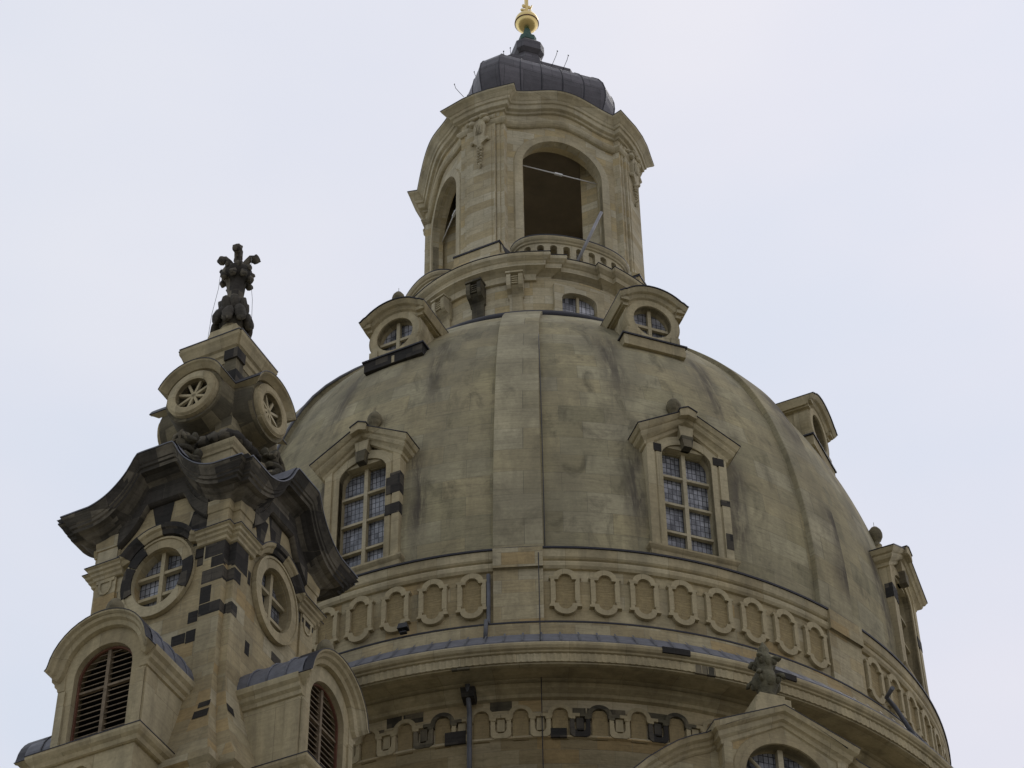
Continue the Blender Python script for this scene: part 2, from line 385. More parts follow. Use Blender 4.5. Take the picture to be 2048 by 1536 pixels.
# ------------------------------------------------------------ the great dome
dome = thing('church_dome', 'huge bell-shaped sandstone dome with ribs, dormers and a panelled drum below', 'dome', (0, 0, GZ))
def P(name, mb, mats, parent=dome, az=0, dist=0, h=0.0):
    """part on the dome's facade at azimuth az and distance dist, mesh local z measured from height h"""
    q = nv(az)*dist; return mb.build(name, mats, parent, (q.x, q.y, h-GZ), R(az))
HA, HG, RG = 44.235, 60.575, 6.16
prof = smoothtab([(44.23, 12.47), (46.57, 12.46), (48.90, 12.25), (51.24, 11.81), (53.57, 11.10), (55.91, 9.99), (58.24, 8.25), (60.58, 6.04)])
def adj(az): return az+1.0*sin(2*R(az))     # measured: the bays are not perfectly even
b = MB(); b.lathe([(12.5, 2), (12.5, 38.05), (12.58, 38.05), (12.58, 38.12), (12.5, 38.12), (12.5, 39.32)], n=180, uvr=12.5)
P('drum_wall', b, m_drum).location = (0, 0, -GZ)
b = MB(); b.lathe([(12.45, 39.30), (12.62, 39.34), (12.66, 39.42), (12.84, 39.50), (12.88, 39.62), (12.80, 39.66), (12.95, 39.72), (13.0, 39.70), (13.72, 39.56), (13.78, 39.56), (13.80, 39.86)], n=200, sm=False, uvr=13.7)
fl = MB(); fl.lathe([(13.80, 39.60), (13.83, 39.60), (13.83, 39.86), (13.80, 39.86)], n=1440, sm=False, rmod=lambda a, r, z: (.022 if (int(round(a/(2*pi)*1440)) % 3) == 0 and r > 13.81 else 0))
b.lathe([(13.80, 39.86), (13.88, 39.89), (13.90, 39.93), (13.84, 39.94), (13.93, 39.99), (13.97, 40.06), (13.97, 40.13), (13.93, 40.19), (13.86, 40.22), (13.7, 40.22)], n=200, sm=False, uvr=13.7)
cor = P('drum_cornice', b, m_trim)
cor.location = (0, 0, -GZ); fo = fl.build('fluted_band', m_trim, cor)
b = MB(); b.lathe([(13.92, 40.20), (13.92, 40.24), (13.80, 40.36), (13.34, 40.90)], n=180, sm=False)
for k in range(170):
    a = k/170*360
    b.lathe([(13.935, 40.24), (13.85, 40.38), (13.38, 40.93)], n=1, a0=a, a1=a+.22, sm=False, m=1)
lg = P('lead_gutter_cover', b, [m_lead, m_pipe]); lg.location = (0, 0, -GZ)
b = MB(); b.lathe([(13.32, 40.86), (13.24, 40.92), (13.16, 41.40), (13.14, 41.50), (12.6, 41.56)], n=200, uvr=13.2, sm=False)
P('attic_plinth', b, m_stone).location = (0, 0, -GZ)
b = MB(); b.lathe([(13.12, 41.44), (13.17, 41.44), (13.17, 41.49), (12.6, 41.62)], n=200, sm=False)
P('plinth_flashing', b, m_blead).location = (0, 0, -GZ)
b = MB(); b.lathe([(12.70, 41.5), (12.70, 43.75)], n=200, uvr=12.8, sm=False)
P('attic_wall', b, m_stone).location = (0, 0, -GZ)
b = MB(); b.lathe([(12.68, 43.62), (12.78, 43.64), (12.83, 43.72), (12.83, 43.84), (12.78, 43.92), (12.73, 43.96), (12.79, 43.99), (12.83, 44.04), (12.85, 44.33), (12.7, 44.39)], n=200, uvr=13, sm=False)
P('attic_cornice', b, m_trim).location = (0, 0, -GZ)
b = MB(); b.lathe([(12.8, 44.30), (12.89, 44.31), (12.89, 44.37), (12.7, 44.44), (12.3, 44.62)], n=200, sm=False)
P('dome_foot_flashing', b, m_blead).location = (0, 0, -GZ)
# dome shell
NH = 60
pr = [(prof(HA+(HG-HA)*i/NH), HA+(HG-HA)*i/NH) for i in range(NH+1)]
b = MB(); b.lathe(pr, n=240, uvr=13)
keep = []
for i, f_ in enumerate(b.f):      # openings behind the dormer windows
    c_ = sum((Vector(b.v[j]) for j in f_), Vector())/4; az_ = math.degrees(math.atan2(c_.x, -c_.y)); da_ = (az_-(AZ+.7)+22.5) % 45-22.5
    if abs(R(da_)*12.5) < 1.05 and 44.9 < c_.z < 48.9: continue
    keep.append(i)
b.f = [b.f[i] for i in keep]; b.m = [b.m[i] for i in keep]; b.uv = [b.uv[i] for i in keep]; b.sm = [b.sm[i] for i in keep]
P('dome_shell', b, m_dome).location = (0, 0, -GZ)
b = MB(); b.lathe([(6.02, 60.45), (6.14, 60.50), (6.16, 60.62), (6.10, 60.76), (5.95, 60.86), (4.8, 61.7)], n=120)
P('dome_top_flashing', b, m_blead).location = (0, 0, -GZ)
# ribs, pilasters
for k in range(8):
    az = adj(PHI+45*k)
    b = MB(); rows = []
    for i in range(NH+1):
        h = 44.24+(60.42-44.24)*i/NH; r = prof(h); wd = .71-.11*i/NH; d = .19
        if i == NH: d = .03
        hd = wd/r
        pts = [(r-.1, -hd), (r+d-.02, -hd), (r+d, -hd*.97)]+[(r+d, hd*(-.97+1.94*q/4)) for q in range(1, 4)]+[(r+d, hd*.97), (r+d-.02, hd), (r-.1, hd)]
        rows.append([(rr*sin(a), -rr*cos(a), h) for rr, a in pts])
    uo = R(az)*13+k*3.3
    b.grid(rows, uv=lambda i, j: ((j-4)*.18+uo+20, 44.24+16.2*i/NH))
    o = b.build('rib', m_rib, dome, (0, 0, -GZ), R(az))
    b = MB(); hd = R(3.12)
    pts = [(12.6, -hd), (12.81, -hd), (12.81, hd), (12.6, hd)]
    b.grid([[(rr*sin(a), -rr*cos(a), z) for rr, a in pts] for z in (41.52, 43.64)]); 
    pts = [(12.7, -hd), (12.92, -hd), (12.92, hd), (12.7, hd)]
    b.grid([[(rr*sin(a), -rr*cos(a), z) for rr, a in pts] for z in (43.64, 44.34)]); b.face([len(b.v)-i for i in (1, 2, 3, 4)])
    b.build('attic_pilaster', m_stone, dome, (0, 0, -GZ), R(az))
# eight framed niches in every bay of the attic
def stad(a, zs, aw, ah, ear):   # upright panel outline with shouldered round ends
    L = [(aw*cos(R(t)), zs+ah*sin(R(t))) for t in range(0, 181, 12)]
    top = [(a, zs-.09), (a+ear, zs-.06), (a+ear, zs), (aw, zs)]+L[1:-1]+[(-aw, zs), (-a-ear, zs), (-a-ear, zs-.06), (-a, zs-.09)]
    return top+[(-x, -z) for x, z in top]
outer = stad(.405, .53, .32, .265, .045); inner = stad(.27, .42, .19, .20, .03)
b = MB(); b.plate(outer, [inner], -.075, .06)
o0 = b.build('attic_panel', m_trim, dome)
f = MB(); f.plate([(x*1.04, z*1.02) for x, z in inner], [], .015, .06, back=False); f.build('panel_field', m_rough, o0)
first = True
for k in range(8):
    for j in range(8):
        az = adj(AZ+45*k+(j-3.5)*4.82); q = nv(az)*12.75
        if first: o0.location = (q.x, q.y, 42.80-GZ); o0.rotation_euler = (0, 0, R(az)); first = False
        else: dup(o0, dome, (q.x, q.y, 42.80-GZ), R(az))
# recessed look of each bay: thin raised border strips beside the pilasters
# arcade frieze below the cornice
def frieze_unit():
    b = MB(); y = -.10
    hw = .525                                        # half pitch
    top = arc(0, .05, .33, .33, 0, 180, 12)
    ao = [(.33, -.02)]+top+[(-.33, -.02)]
    ai = [(-.21, -.02)]+list(reversed(arc(0, .05, .21, .21, 0, 180, 12)))+[(.21, -.02)]
    b.plate(ao+ai, [], y, .04)
    for s_ in (-1, 1):
        b.plate([(s_*.22, -.02), (s_*.33, -.02), (s_*.33, .08), (s_*hw, .08), (s_*hw, -.02), (s_*.40, -.02), (s_*.40, -.10), (s_*.30, -.10), (s_*.22, -.06)], [], y-.003, .04)
    return b
u0 = frieze_unit(); u0.box(-.21, .21, -.02, .04, -.70, .24, 1)
u0 = u0.build('frieze_arch', [m_trim, m_rough], dome)
def ushape(a, bz, tz, n=10):
    return [(-a, tz), (-a, bz+.12), (-a+.03, bz+.05), (-a+.10, bz), (a-.10, bz), (a-.03, bz+.05), (a, bz+.12), (a, tz)]
l0 = MB(); o_, i_ = ushape(.27, -.66, .06), ushape(.155, -.50, .02)
l0.plate(o_+list(reversed(i_)), [], -.09, .04)
l0.box(-.10, .10, -.045, .04, -.42, -.02)
l0 = l0.build('frieze_lobe', m_trim, dome)
first = True
for k in range(75):
    az = PHI-.1+4.8*k; q = nv(az)*12.52; q2 = nv(az+2.4)*12.52
    if first: u0.location = (q.x, q.y, 38.72-GZ); u0.rotation_euler = (0, 0, R(az)); l0.location = (q2.x, q2.y, 38.72-GZ); l0.rotation_euler = (0, 0, R(az+2.4)); first = False
    else:
        c1 = dup(u0, dome, (q.x, q.y, 38.72-GZ), R(az)); c2 = dup(l0, dome, (q2.x, q2.y, 38.72-GZ), R(az+2.4))
        j = (k+5) % 75-5
        for c_, hit, mm in ((c2, (1, 3), m_dark), (c2, (-3, 7), m_mid), (c1, (2, -2, 4), m_mid)):
            if j in hit:
                c_.data = c_.data.copy(); c_.data.materials[0] = mm
# old dark stones reused in the drum
def cylpatch(name, r, lst, mat, th=.012):
    for a0, a1, h0, h1 in lst:
        b = MB(); n = max(1, int((a1-a0)/1.5)+1)
        b.lathe([(r-.05, h0), (r+th, h0), (r+th, h1), (r-.05, h1)], n=n, a0=a0, a1=a1, sm=False)
        b.build(name, mat, dome, (0, 0, -GZ))
cylpatch('old_drum_stone', 12.5, [(-19.6, -17.6, 39.0, 39.36), (-17.4, -14.8, 39.0, 39.36), (-6.4, -3.7, 39.02, 39.33), (-22.5, -19.9, 38.72, 39.0), (3.7, 5.3, 38.6, 39.05), (5.5, 10.2, 38.85, 39.05), (12.2, 16.4, 38.86, 39.07)], m_mid)
cylpatch('old_drum_stone', 12.60, [(-11.9, -9.3, 38.02, 38.42), (.95, 2.9, 38.03, 38.32)], m_dark, .015)
cylpatch('old_cornice_stone', 13.97, [(-26.6, -22.0, 40.0, 40.19), (13.4, 16.6, 40.0, 40.19), (26.0, 29.6, 40.0, 40.19)], m_dark, .015)
cylpatch('old_cornice_stone', 13.82, [(17.2, 19.6, 39.57, 39.85), (-9.9, -7.9, 39.50, 39.56)], m_mid, .03)

# dormer windows ---------------------------------------------------------------
def ball(parent, x, y, z, s=1.0):
    b = MB(); b.lathe([(.17*s, -.06), (.17*s, .02), (.10*s, .10), (.09*s, .18), (.17*s, .25), (.225*s, .38), (.235*s, .50), (.20*s, .64), (.12*s, .76), (.02, .81)], n=16)
    b.tube([(0, 0, .78), (0, 0, 1.02)], .008)
    return b.build('ball_finial', m_half, parent, (x, y, z))
def archtop(hw, z0, z1, n=14):          # segmental to nearly round top from (-hw,z0) over to (hw,z0)
    return [(hw*cos(R(180-180*i/n)), z0+(z1-z0)*sin(R(180-180*i/n))) for i in range(n+1)]
def make_dormer(darks=()):
    b = MB()
    # z = 0 is height 44.45
    hole = [(-.79, .18)]+archtop(.79, 3.72, 4.28)+[(.79, .18)]
    body = [(-1.27, .0), (-1.27, 4.22), (0, 4.70), (1.27, 4.22), (1.27, .0)]
    b.plate(body, [hole], 0, .55)
    b.box(-1.20, 1.20, .5, 2.6, -.6, 4.2)                      # flanks back to the shell
    b.box(-.98, .98, .03, .5, 4.1, 4.4)
    for s_ in (-1, 1):                                        # raised outer margin of the jambs
        x0, x1 = sorted((s_*1.03, s_*1.272)); b.box(x0, x1, -.05, .3, .2, 4.2)
    # inner architrave
    pin = [(-.79, .18)]+archtop(.79, 3.72, 4.28)+[(.79, .18)]
    b.esweep(pin, 0, [(.0, .035), (.17, .035), (.20, 0)], back=.2)
    for x0, x1, z0, z1 in darks: b.box(x0, x1, -.058, .2, z0, z1, 1)
    o = b.build('dormer_window', [m_trim, m_dark], dome)
    c = MB()
    c.sweep([(-1.27, 2.6, 4.22), (-1.27, 0, 4.22), (-.02, 0, 5.22), (.02, 0, 5.22), (1.27, 0, 4.22), (1.27, 2.6, 4.22)],
            [(0, -.28), (.06, -.26), (.08, -.16), (.20, -.10), (.24, -.02), (.24, .04), (.30, .07), (.36, .19), (.36, .22)], back=1.1)
    c.sweep([(-1.27, 2.6, 4.445), (-1.27, 0, 4.445), (-.02, 0, 5.445), (.02, 0, 5.445), (1.27, 0, 4.445), (1.27, 2.6, 4.445)], [(.385, -.012), (.385, .012)], back=1.2, m=1)
    c.plate([(-.26, 5.10), (-.26, 5.36), (0, 5.50), (.26, 5.36), (.26, 5.10), (0, 5.2)], [], -.43, .5)
    c.plate([(-.29, 5.35), (-.29, 5.385), (0, 5.535), (.29, 5.385), (.29, 5.35), (0, 5.50)], [], -.46, .5, 1)
    c.box(-.18, .18, .38, .80, 5.0, 5.90, taper=.04)
    c.build('pediment', [m_trim, m_blead], o)
    k = MB(); k.plate([(-.13, 4.10), (-.24, 4.92), (.24, 4.92), (.13, 4.10)], [], -.17, .1)
    k.m = [0]*len(k.m); k.plate([(-.13, 4.07), (-.19, 4.50), (.19, 4.50), (.13, 4.07)], [], -.235, .0, 1); k.build('keystone', [m_trim, m_mid], o)
    s_ = MB(); s_.sweep([(-1.27, .5, 0), (-1.27, 0, 0), (1.27, 0, 0), (1.27, .5, 0)], [(0, -.20), (.03, -.18), (.05, -.05), (.10, .0), (.14, .06), (.14, .12), (0, .18)], back=.2)
    s_.box(-1.22, 1.22, .02, .6, -.62, -.05); s_.build('sill', m_trim, o)
    mu = MB(); mu.box(-.06, .06, .20, .36, .1, 4.35)
    for z in (1.0, 2.08, 3.14): mu.box(-.8, .8, .22, .35, z-.042, z+.042)
    mu.build('mullions', m_lantrim, o)
    gl = MB(); gl.plate([(-.85, .1), (-.85, 4.3), (.85, 4.3), (.85, .1)], [], .38, .42); gl.build('leaded_glass', m_glass, o)
    ball(o, 0, .58, 5.92)
    return o
def put(o, az, dist, h):
    q = nv(az)*dist; o.location = (q.x, q.y, h-GZ); o.rotation_euler = (0, 0, R(az))
dA = make_dormer([(.82, 1.28, 2.55, 3.2), (.95, 1.285, 3.2, 3.35), (.80, 1.28, 1.75, 2.15)]); put(dA, TZ+.7, 12.53, 44.80)
dB = make_dormer([(1.0, 1.285, 2.20, 2.42), (1.06, 1.28, .55, 1.15), (-1.05, -.80, 3.80, 4.1), (.85, 1.2, 3.75, 4.05)]); put(dB, AZ+.7, 12.53, 44.80)
dC = make_dormer([(-1.285, -.8, 2.75, 3.3), (.9, 1.285, 2.3, 2.7)]); put(dC, TZ+90.7, 12.53, 44.80)
for k in range(3, 8): put(dup(dA, dome), TZ+.7+45*k, 12.53, 44.80)
# round upper dormers
def make_oculus(dark):
    b = MB(); cz = 1.33     # z = 0 at height 54.55
    hole = arc(0, cz, .66, .70, 0, 360, 28)[:-1]
    out = [(-1.0, .42), (-.92, .55), (-.86, .75)]+[(-x, z) for x, z in arc(0, cz, .98, 1.0, -25, 25, 8)]+[(-.93, 1.86), (-.88, 2.0), (-.6, 2.2), (0, 2.40), (.6, 2.2), (.88, 2.0), (.93, 1.86)]+list(reversed(arc(0, cz, .98, 1.0, -25, 25, 8)))+[(.86, .75), (.92, .55), (1.0, .42)]
    b.plate(out, [hole], 0, .5)
    b.box(-.86, .86, .45, 3.2, -.3, 2.0)
    b.esweep(hole[::-1], 0, [(.0, .06), (.24, .06), (.28, 0)], closed=True, back=.2)
    b.box(-.9, -.6, -.10, .2, .42, .80); b.box(.6, .9, -.10, .2, .42, .80)
    o = b.build('round_dormer', [m_trim], dome)
    curve = [(-1.10, 1.84), (-.99, 1.88), (-.88, 1.98)]+arc(0, 1.32, 1.06, 1.03, 138, 42, 14)+[(.88, 1.98), (.99, 1.88), (1.10, 1.84)]
    c = MB(); c.esweep(curve, .02, [(-.02, .02), (.02, .10), (.12, .16), (.15, .26), (.26, .34), (.29, .34)], back=3.0)
    c.esweep([(x, z) for x, z in curve], .0, [(.295, .36), (.325, .36)], back=3.0, m=1)
    for s_ in (-1, 1):
        x0, x1 = sorted((s_*.84, s_*1.02)); c.box(x0, x1, -.08, 3.0, 1.78, 1.92); x0, x1 = sorted((s_*.84, s_*1.12)); c.box(x0, x1, -.2, 3.0, 1.92, 2.06)
    c.build('curved_hood', [m_trim, m_blead], o)
    s_ = MB(); s_.box(-1.06, 1.06, -.12, 1.5, -.02, .40); s_.box(-1.12, 1.12, -.17, 1.5, .40, .46, 1)
    if dark: s_.box(-.05, .05, -.125, .2, .0, .3, 2)
    s_.build('sill_block', [m_dark if dark else m_trim, m_blead, m_trim], o)
    mu = MB(); mu.box(-.06, .06, .17, .30, cz-.72, cz+.72); mu.box(-.70, .70, .19, .29, cz-.12, cz-.01); mu.build('mullions', m_lantrim, o)
    gl = MB(); gl.plate(arc(0, cz, .74, .78, 0, 360, 24)[:-1], [], .34, .38); gl.build('leaded_glass', m_glass2, o)
    if dark: ball(o, 0, .12, 2.62, .95)
    return o
oA = make_oculus(True); put(oA, TZ-.2, 10.52, 54.92)
oB = make_oculus(False); put(oB, AZ+1.3, 10.55, 54.9)
for k in range(2, 8): put(dup(oA if k == 9 else oB, dome), TZ+.7+45*k, 10.5, 54.9)
# pipes and lamps on the dome
def pipe(pts, r, name='downpipe', mat=m_pipe, par=dome):
    b = MB(); b.tube([(p[0], p[1], p[2]-GZ) for p in pts], r); return b.build(name, mat, par)
def cyl(az, r, h): q = nv(az)*r; return (q.x, q.y, h)
pipe([cyl(-8.75, 12.75, 20), cyl(-8.75, 12.75, 38.9), cyl(-8.75, 12.9, 39.2), cyl(-8.75, 13.05, 39.6)], .07)
b = MB(); b.box(-.17, .17, -.30, .1, 39.22, 39.52, 0, taper=-.03); P('rainwater_head', b, m_dark, az=-8.75, dist=12.72).location.z = -GZ
pipe([cyl(-6.35, 12.80, 43.5), cyl(-6.35, 12.82, 41.7), cyl(-6.35, 13.28, 41.5), cyl(-6.35, 13.45, 40.75)], .06)
pipe([cyl(46.5, 13.7, 41.75), cyl(47.5, 13.3, 41.75), cyl(49.2, 13.3, 41.6), cyl(49.5, 13.75, 40.4)], .07)
cab = [cyl(az, prof(h)+.17, h) for h in [44.4+i*.8 for i in range(20)] for az in (PHI+3.35,)]
pipe(cab, .014, 'lightning_cable', m_iron)
pipe([cyl(PHI-.2+2.7, 12.93, 44.1), cyl(PHI+2.5, 12.83, 41.6), cyl(PHI+2.5, 13.2, 41.4), cyl(PHI+2.5, 13.95, 40.2), cyl(PHI+2.5, 13.0, 39.7), cyl(PHI+2.5, 12.62, 39.0), cyl(PHI+2.5, 12.62, 30)], .014, 'lightning_cable', m_iron)
for az in (PHI-45,):
    pipe([cyl(az+3.0, prof(h)+.22, h) for h in [44.4+i*.8 for i in range(20)]], .05, 'lightning_cable', m_pipe)
fl_lab = {(-16.5): 'small black floodlight on the thin ledge below the oval attic panels'}
for az, lb in fl_lab.items():
    q = nv(az)*13.22
    b = MB(); b.box(-.15, .15, -.12, .10, .06, .24, 0, taper=.03); b.box(-.03, .03, -.03, .03, -.04, .1); b.box(-.10, .10, -.06, .06, -.06, -.02)
    o = b.build('floodlight', m_iron, None, (q.x, q.y, 41.60), R(az)); tag(o, lb, 'floodlight')

# ------------------------------------------------------------ the lantern on top
lan = thing('lantern_tower', 'open arched stone lantern crowning the dome with a lead roof and gilded ball', 'lantern', (0, 0, 60.7))
LZ = 60.7
def LP(name, mb, mats, az=0, dist=0, par=lan):
    q = nv(az)*dist; return mb.build(name, mats, par, (q.x, q.y, -LZ), R(az))
# drum
b = MB(); b.lathe([(4.82, 61.0), (4.82, 62.03), (4.82, 63.08), (4.82, 63.7)], n=180, uvr=4.82, sm=False)
keep = []
for i, f_ in enumerate(b.f):
    c_ = sum((Vector(b.v[j]) for j in f_), Vector())/4; az_ = math.degrees(math.atan2(c_.x, -c_.y)); da_ = (az_-AZ+45) % 90-45
    if abs(R(da_)*4.82) < .8 and 62.1 < c_.z < 63.0: continue
    keep.append(i)
b.f = [b.f[i] for i in keep]; b.m = [b.m[i] for i in keep]; b.uv = [b.uv[i] for i in keep]; b.sm = [b.sm[i] for i in keep]
# window openings in the drum are framed boxes set into it
LP('lantern_drum', b, m_lan)
def ringpath(r0, add):
    pts = []
    for k in range(4):
        c = TZ+90*k
        for da, ex in [(-45+i*2.5, 0) for i in range(0, 5)]+[(-32.5, 0)]+[(-32.5, .5)]+[(-26, .5), (-26, 1)]+[(-24+i*2.4, 1) for i in range(21)]+[(26, 1), (26, .5), (32.5, .5), (32.5, 0)]+[(34.5+i*2.5, 0) for i in range(4)]:
            a = R(c+da); r = r0+add*ex; p = (r*sin(a), -r*cos(a), 0)
            if not pts or math.hypot(p[0]-pts[-1][0], p[1]-pts[-1][1]) > .02: pts.append(p)
    return pts
pz = [(.0, 62.30), (.05, 62.31), (.05, 62.42), (.03, 62.44), (.06, 62.60), (.18, 62.68), (.34, 62.74), (.38, 62.75), (.40, 62.95), (.45, 62.98), (.49, 63.02), (.56, 63.08), (.58, 63.16), (.56, 63.24), (.48, 63.28)]
b = MB(); b.sweep(ringpath(4.62, .26), [(o_, z_+1.18) for o_, z_ in pz], closed=True, back=.3)
b.sweep(ringpath(4.62, .26), [(.585, 64.425), (.585, 64.45), (.1, 64.58)], closed=True, back=1.8, m=1)
LP('drum_cornice', b, [m_lantrim, m_blead])
for k in range(4):
    az = AZ+90*k
    b = MB(); hw, y, dz = .66, -.02, 1.15
    hole = [(-hw, 60.85+dz)]+archtop(hw, 61.55+dz, 61.92+dz, 10)+[(hw, 60.85+dz)]
    b.plate([(-.95, 60.7+dz), (-.95, 62.2+dz), (.95, 62.2+dz), (.95, 60.7+dz)], [hole], -.03, .35)
    o = LP('drum_window', b, m_lan, az, 4.84)
    g_ = MB(); g_.plate([(-.7, 60.8+dz), (-.7, 62+dz), (.7, 62+dz), (.7, 60.8+dz)], [], .25, .3); g_.build('leaded_glass', m_glass2, o)
    g_ = MB(); g_.box(-.05, .05, .15, .24, 60.8+dz, 61.95+dz); g_.build('mullion', m_lantrim, o)
def console():
    b = MB(); w_ = .30
    # scrolled bracket: side outline swept across its width
    side = [(.0, 62.42), (-.46, 62.42), (-.50, 62.30), (-.50, 62.0), (-.46, 61.86), (-.36, 61.76), (-.22, 61.72), (-.12, 61.66), (-.06, 61.55), (.0, 61.5)]
    for s0, s1, inn in ((-w_, -.14, 0), (-.14, .14, .10), (.14, w_, 0)):
        k = b.add([(x_, y+ (inn if y < -.3 else 0), z) for x_ in (s0, s1) for y, z in side]); n = len(side)
        b.face([k+i for i in range(n)]); b.face([k+n+i for i in reversed(range(n))])
        for i in range(n): j = (i+1) % n; b.face((k+i, k+j, k+n+j, k+n+i))
    for i in range(4): b.box(-.11, .11, -.46, -.3, 61.92+i*.11, 61.97+i*.11)
    b.box(-w_-.03, w_+.03, -.53, 0, 62.42, 62.50)
    b.box(-.24, .24, -.07, .1, 60.6, 61.6)
    b.v = [(x*.98, y*.92, z+1.13) for x, y, z in b.v]
    return b
c0 = None
for k in range(4):
    for da in (-15.5, 1.3, 18.0):
        az = TZ+90*k+da
        if c0 is None: c0 = LP('console', console(), m_lantrim, az, 4.84)
        else:
            q = nv(az)*4.84
            cc = dup(c0, lan, (q.x, q.y, -LZ), R(az))
            if k == 0 and da == 1.3:
                mm = cc.data.copy(); cc.data = mm; mm.materials.clear(); mm.materials.append(m_mid); cc['label'] = 'soot-blackened scroll console'
# pilaster strips at window sides
# floor slab
b = MB(); b.lathe([(4.9, 64.3), (4.9, 64.5), (4.5, 64.6), (0, 64.7)], n=60, sm=False); LP('gallery_floor', b, m_lead)
# face walls with arches (plan slightly bowed)
GF = 3.45
def bow(u): return .22*max(0, 1-(u/2.35)**2)
def risef(u):
    a = abs(u)
    return .50*(0.5+0.5*cos(pi*min(1, a/2.0))) if a < 2.0 else 0
HWA, ZS, ZC = 1.62, 71.0, 72.62
def archz(u): return ZS+(ZC-ZS)*math.sqrt(max(0, 1-(u/HWA)**2))
for k in range(4):
    az = AZ+90*k; b = MB()
    us = sorted(set([-2.46, -2.0, -HWA, HWA, 2.0, 2.46]+[HWA*sin(R(t)) for t in range(-90, 91, 6)]+[-1.8, 1.8]))
    cols = []
    for u in us:
        yf = -(GF+bow(u)); yb = -max(3.15, abs(u)+.001)
        cols.append((u, yf, yb))
    for (u0_, y0, y0b), (u1_, y1, y1b) in zip(cols, cols[1:]):
        inside = (u0_+u1_)/2; hin = abs(inside) < HWA
        zb0, zb1 = (archz(u0_), archz(u1_)) if hin else (63.8, 63.8)
        zt0, zt1 = 73.9+risef(u0_), 73.9+risef(u1_)
        kk = b.add([(u0_, y0, zb0), (u1_, y1, zb1), (u1_, y1, zt1), (u0_, y0, zt0), (u0_, y0b, zb0), (u1_, y1b, zb1), (u1_, y1b, zt1), (u0_, y0b, zt0)])
        b.face((kk, kk+1, kk+2, kk+3)); b.face((kk+7, kk+6, kk+5, kk+4)); 
        if hin: b.face((kk+4, kk+5, kk+1, kk), 1)
    for s_ in (-1, 1):
        yf = -(GF+bow(HWA)); kk = b.add([(s_*HWA, yf, 63.8), (s_*HWA, -3.15, 63.8), (s_*HWA, -3.15, ZS), (s_*HWA, yf, ZS)]); b.face((kk, kk+1, kk+2, kk+3), 1)
    o = LP('arched_wall', b, [m_lan, m_lan], az)
    # architrave round the arch
    c = MB()
    pts = [(-HWA, 63.9), (-HWA, ZS)]+[(HWA*cos(R(180-i*9)), ZS+(ZC-ZS)*sin(R(i*9))) for i in range(1, 20)]+[(HWA, ZS), (HWA, 63.9)]
    n0 = len(c.v); c.esweep(pts, 0, [(0.0, .02), (.0, .07), (.30, .07), (.34, .0)], back=.25)
    c.v = [(x, y-GF-bow(x), z) for x, y, z in c.v]
    c.build('arch_architrave', m_lantrim, o)
    # balustrade: bowed balcony between the piers
    t = MB(); W_ = 2.12
    def bp(th, off=0): return ((W_+off)*sin(th), -(3.95+(1.12+off)*cos(th)**.8 if cos(th) > 0 else 3.95))
    NB = 121
    ths = [-pi/2+pi*i/(NB-1) for i in range(NB)]
    # arclength
    pp = [bp(th) for th in ths]; L = [0]
    for a_, c_ in zip(pp, pp[1:]): L.append(L[-1]+math.dist(a_, c_))
    tot_ = L[-1]; 
    def at(s0):
        for i in range(len(L)-1):
            if L[i+1] >= s0: break
        f_ = (s0-L[i])/max(1e-6, L[i+1]-L[i]); a_, c_ = pp[i], pp[i+1]; x = a_[0]+(c_[0]-a_[0])*f_; y = a_[1]+(c_[1]-a_[1])*f_
        dx, dy = c_[0]-a_[0], c_[1]-a_[1]; l_ = math.hypot(dx, dy) or 1; return x, y, dy/l_, -dx/l_
    pit = tot_/11; ss = []
    for q in range(11):
        for t_ in (-.13, -.11, -.08, -.04, 0, .04, .08, .11, .13): ss.append((q+.5)*pit+t_)
        ss.append((q+1)*pit)
    ss = [0]+sorted(ss)
    for s0, s1 in zip(ss, ss[1:]):
        mid = (s0+s1)/2; dq = (mid/pit) % 1-.5; hol = abs(dq)*pit < .13
        def zt(s_): d_ = ((s_/pit) % 1-.5)*pit; return 65.08+.13*math.sqrt(max(0, 1-(d_/.132)**2)) if abs(d_) <= .1301 else 65.08
        x0, y0, nx0, ny0 = at(s0); x1, y1, nx1, ny1 = at(s1)
        for z0a, z1a, zz, th_ in ([(zt(s0), zt(s1), 65.34, .0)] if hol else [(64.3, 64.3, 65.34, .0)]):
            kk = t.add([(x0, y0, z0a), (x1, y1, z1a), (x1, y1, zz), (x0, y0, zz), (x0-nx0*.2, y0-ny0*.2, z0a), (x1-nx1*.2, y1-ny1*.2, z1a), (x1-nx1*.2, y1-ny1*.2, zz), (x0-nx0*.2, y0-ny0*.2, zz)])
            for fc in ((0, 1, 2, 3), (7, 6, 5, 4), (4, 5, 1, 0), (0, 3, 7, 4), (1, 5, 6, 2)): t.face([kk+i for i in fc])
        if not hol:
            pass
    pth = [(p[0], p[1], 0) for p in pp[::2]]
    bo = t.build('balustrade', m_lantrim, lan, (0, 0, -LZ), R(az))
    r_ = MB(); r_.sweep(pth, [(.03, 65.30), (.06, 65.32), (.06, 65.38), (.12, 65.42), (.16, 65.50), (.16, 65.56), (.10, 65.60)], back=.2); r_.sweep(pth, [(.165, 65.565), (.165, 65.62)], back=.25, m=1)
    r_.sweep(pth, [(.05, 64.3), (.05, 64.48), (.0, 64.52)], back=.15)
    r_.build('handrail', [m_lantrim, m_blead], bo)
